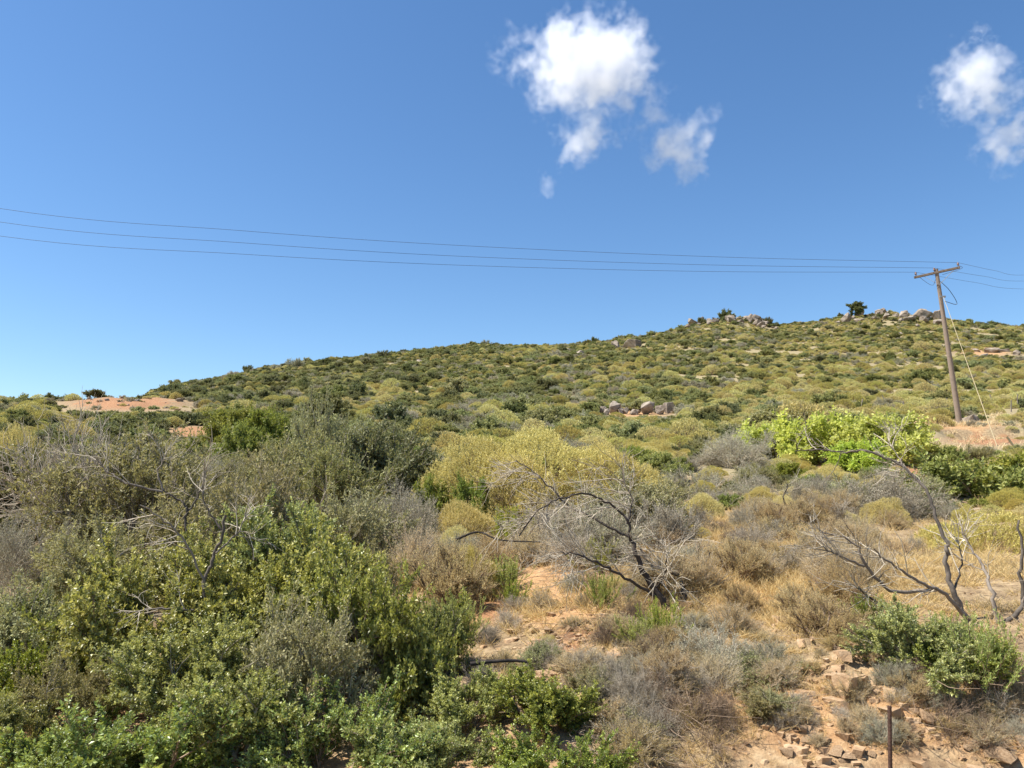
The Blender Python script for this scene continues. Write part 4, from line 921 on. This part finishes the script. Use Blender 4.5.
bx, by, bz = hit(1018, 449, 20); w = tube_obj('ground_stake', [Vector((0, 0, -.15)), at(1007, 437, by) - Vector((bx, by, bz))], .045, .04, M['guy'], None, 8, straight=True); w.location = (bx, by, bz); tag(w, 'pale leaning stake in the soil cut beyond the guy wire', 'stake')
# rusty iron bar by the road
sx, sy, sz = place(888, 4.45); bt = at(889.5, 706, 4.45); rib = Geo(); rng_ = np.random.default_rng(3)
zs = np.linspace(sz - .25, bt.z, 110); Pp = np.stack([np.interp(zs, [zs[0], zs[-1]], [0, bt.x - sx]), 0 * zs, zs - sz], -1); rr_ = .0105 + .0016 * (np.arange(110) % 3 == 0)
an = np.arange(10) / 10 * 6.283; V = Pp[:, None] + rr_[:, None, None] * np.stack([np.cos(an), np.sin(an), 0 * an], -1)[None]; ii = np.arange(1100).reshape(110, 10); nx_ = np.roll(ii, -1, 1)
rib.add(V.reshape(-1, 3), np.stack([ii[:-1], nx_[:-1], nx_[1:], ii[1:]], -1).reshape(-1, 4), 0., .5)
rib.add(np.array([V[-1, i] for i in (0, 2, 5, 7)]), np.array([[0, 1, 2, 3]]), 0., .5)
o = link('iron_stake', rib.build('iron_stake', M['rust'], True)); o.location = (sx, sy, sz); tag(o, 'thin rusty ribbed iron bar standing upright at the foot of the orange bank', 'stake')
# thin fence posts near the pole
for (px, py, h) in [(840, 408, 12), (862, 411, 12), (884, 408, 13), (905, 411, 10), (930, 411, 11), (948, 413, 15), (992, 409, 15), (1011, 412, 12), (1018, 408, 14)]:
    x, y, z = hit(px, py, 45); hh = h / F_PX * y
    o = tube_obj('fence_post', [Vector((0, 0, -.2)), Vector((random.uniform(-.08, .08), 0, hh * .5)), Vector((random.uniform(-.15, .15), 0, hh))], .05, .04, M['post'], None, 8, 3); o.location = (x, y, z)
    tag(o, 'thin weathered wooden fence post in the row behind the pole', 'fence post', 'fence posts behind the pole')

# ------------------------------------------------------------------ clouds (real volumes high above the hill)
def cloud(name, label, dist, blobs, dens, seed):
    """blobs: (px, py, radius px, weight) -> soft balls at their own place; the density is broken up with noise"""
    Wc = at(blobs[0][0], blobs[0][1], dist); k = dist / F_PX * 1.12
    m, N, L = mat(name + '_vapour'); tc = N.new('ShaderNodeTexCoord')
    v = tc.outputs['Object']
    wn = N.new('ShaderNodeTexNoise'); wn.inputs['Scale'].default_value = 1 / 48; wn.inputs['Detail'].default_value = 6; wn.inputs['Roughness'].default_value = .62
    of = N.new('ShaderNodeVectorMath'); of.operation = 'ADD'; L.new(v, of.inputs[0]); of.inputs[1].default_value = (seed * 313., seed * 71., 5.); L.new(of.outputs[0], wn.inputs['Vector'])
    sb = N.new('ShaderNodeVectorMath'); sb.operation = 'SUBTRACT'; L.new(wn.outputs[1], sb.inputs[0]); sb.inputs[1].default_value = (.5, .5, .5)
    sc = N.new('ShaderNodeVectorMath'); sc.operation = 'SCALE'; L.new(sb.outputs[0], sc.inputs[0]); sc.inputs['Scale'].default_value = 120.
    wv = N.new('ShaderNodeVectorMath'); wv.operation = 'ADD'; L.new(v, wv.inputs[0]); L.new(sc.outputs[0], wv.inputs[1])
    tot = None; lo = Vector((1e9,) * 3); hi = -lo
    for (px, py, r, wgt) in blobs:
        c = at(px, py, dist) - Wc; rr = r * k
        d = N.new('ShaderNodeVectorMath'); d.operation = 'DISTANCE'; L.new(wv.outputs[0], d.inputs[0]); d.inputs[1].default_value = c
        f = mth(N, L, 'MULTIPLY', mth(N, L, 'MAXIMUM', mth(N, L, 'MULTIPLY_ADD', d.outputs['Value'], -1 / rr, 1.0), 0.0), wgt)
        tot = f if tot is None else mth(N, L, 'ADD', tot, f)
        for q in range(3): lo[q] = min(lo[q], c[q] - rr * 1.25 - 20); hi[q] = max(hi[q], c[q] + rr * 1.25 + 20)
    n2 = ntex(N, L, of.outputs[0], 1 / 34, 5, .60)
    dn = mth(N, L, 'ADD', tot, mth(N, L, 'MULTIPLY_ADD', n2, 3.6, -2.12))
    dn = mth(N, L, 'MULTIPLY', mth(N, L, 'MINIMUM', mth(N, L, 'MAXIMUM', dn, 0.0), .7), mth(N, L, 'MINIMUM', mth(N, L, 'MULTIPLY', tot, 4.0), 1.0))
    pv = N.new('ShaderNodeVolumePrincipled'); pv.inputs['Color'].default_value = (.96, .97, 1, 1); pv.inputs['Anisotropy'].default_value = .2
    L.new(mth(N, L, 'MULTIPLY', dn, dens), pv.inputs['Density']); o_ = N.new('ShaderNodeOutputMaterial'); L.new(pv.outputs[0], o_.inputs['Volume'])
    bm = bmesh.new(); bmesh.ops.create_cube(bm, size=1)
    for q in bm.verts: q.co = Vector([(lo[i] + hi[i]) / 2 + q.co[i] * (hi[i] - lo[i]) for i in range(3)])
    me = bpy.data.meshes.new(name); bm.to_mesh(me); bm.free(); me.materials.append(m)
    o = link(name, me); o.location = Wc; tag(o, label, 'cloud'); return o
cloud('cloud', 'large ragged white cloud with a trailing lower wisp high in the sky', 1500, [(592,62,58,1.05),(560,76,46,.85),(622,66,44,.8),(560,40,30,.7),(578,140,31,.9),(597,136,26,.7),(660,152,25,.62),(684,146,32,.72),(690,168,24,.62),(646,112,36,.38),(514,56,30,.46),(640,40,22,.5),(700,126,22,.42),(547,180,13,.5)], .028, 3)
cloud('cloud', 'small white cloud in two loose puffs at the edge of the sky', 1500, [(970,84,42,1.1),(990,70,26,.6),(1006,140,34,.9),(1020,92,32,.45),(976,46,22,.5),(1036,122,30,.6)], .028, 2)

# ------------------------------------------------------------------ light, sky, camera
world = bpy.data.worlds.new('World'); bpy.context.scene.world = world; world.use_nodes = True
N, L = world.node_tree.nodes, world.node_tree.links; bg = N['Background']
sky = N.new('ShaderNodeTexSky'); sky.sky_type = 'NISHITA'; sky.sun_disc = False; sky.sun_elevation = SUN_EL; sky.sun_rotation = SUN_AZ
sky.air_density = 1.0; sky.dust_density = .25; sky.ozone_density = 4.0; sky.altitude = 100
hs_ = N.new('ShaderNodeHueSaturation'); hs_.inputs['Saturation'].default_value = 1.14; L.new(sky.outputs[0], hs_.inputs['Color']); L.new(hs_.outputs[0], bg.inputs[0]); bg.inputs[1].default_value = .094
sd = bpy.data.lights.new('sun', 'SUN'); sd.energy = 5.0; sd.angle = R(.5); sd.color = (1, .95, .87); so = link('sun', sd)
sdir = Vector((math.sin(SUN_AZ) * math.cos(SUN_EL), math.cos(SUN_AZ) * math.cos(SUN_EL), math.sin(SUN_EL)))
so.rotation_euler = (-sdir).to_track_quat('-Z', 'Y').to_euler(); so.location = (-50, 10, 80)
cam = bpy.data.cameras.new('camera'); cam.sensor_width = 36; cam.lens = F_PX / 1024 * 36; cam.clip_end = 8000; cam.clip_start = .05
co = link('camera', cam); co.rotation_euler = (math.pi / 2 + PITCH, 0, 0); bpy.context.scene.camera = co
sc_ = bpy.context.scene
sc_.view_settings.view_transform = 'Standard'; sc_.view_settings.look = 'None'; sc_.view_settings.exposure = .88; sc_.view_settings.gamma = 1
sc_.cycles.max_bounces = 8; sc_.cycles.diffuse_bounces = 3; sc_.cycles.glossy_bounces = 2; sc_.cycles.transmission_bounces = 4; sc_.cycles.volume_bounces = 8
sc_.cycles.volume_step_rate = 1.5; sc_.cycles.volume_max_steps = 256; sc_.cycles.use_denoising = True; sc_.cycles.denoiser = 'OPENIMAGEDENOISE'; sc_.cycles.denoising_input_passes = 'RGB_ALBEDO_NORMAL'
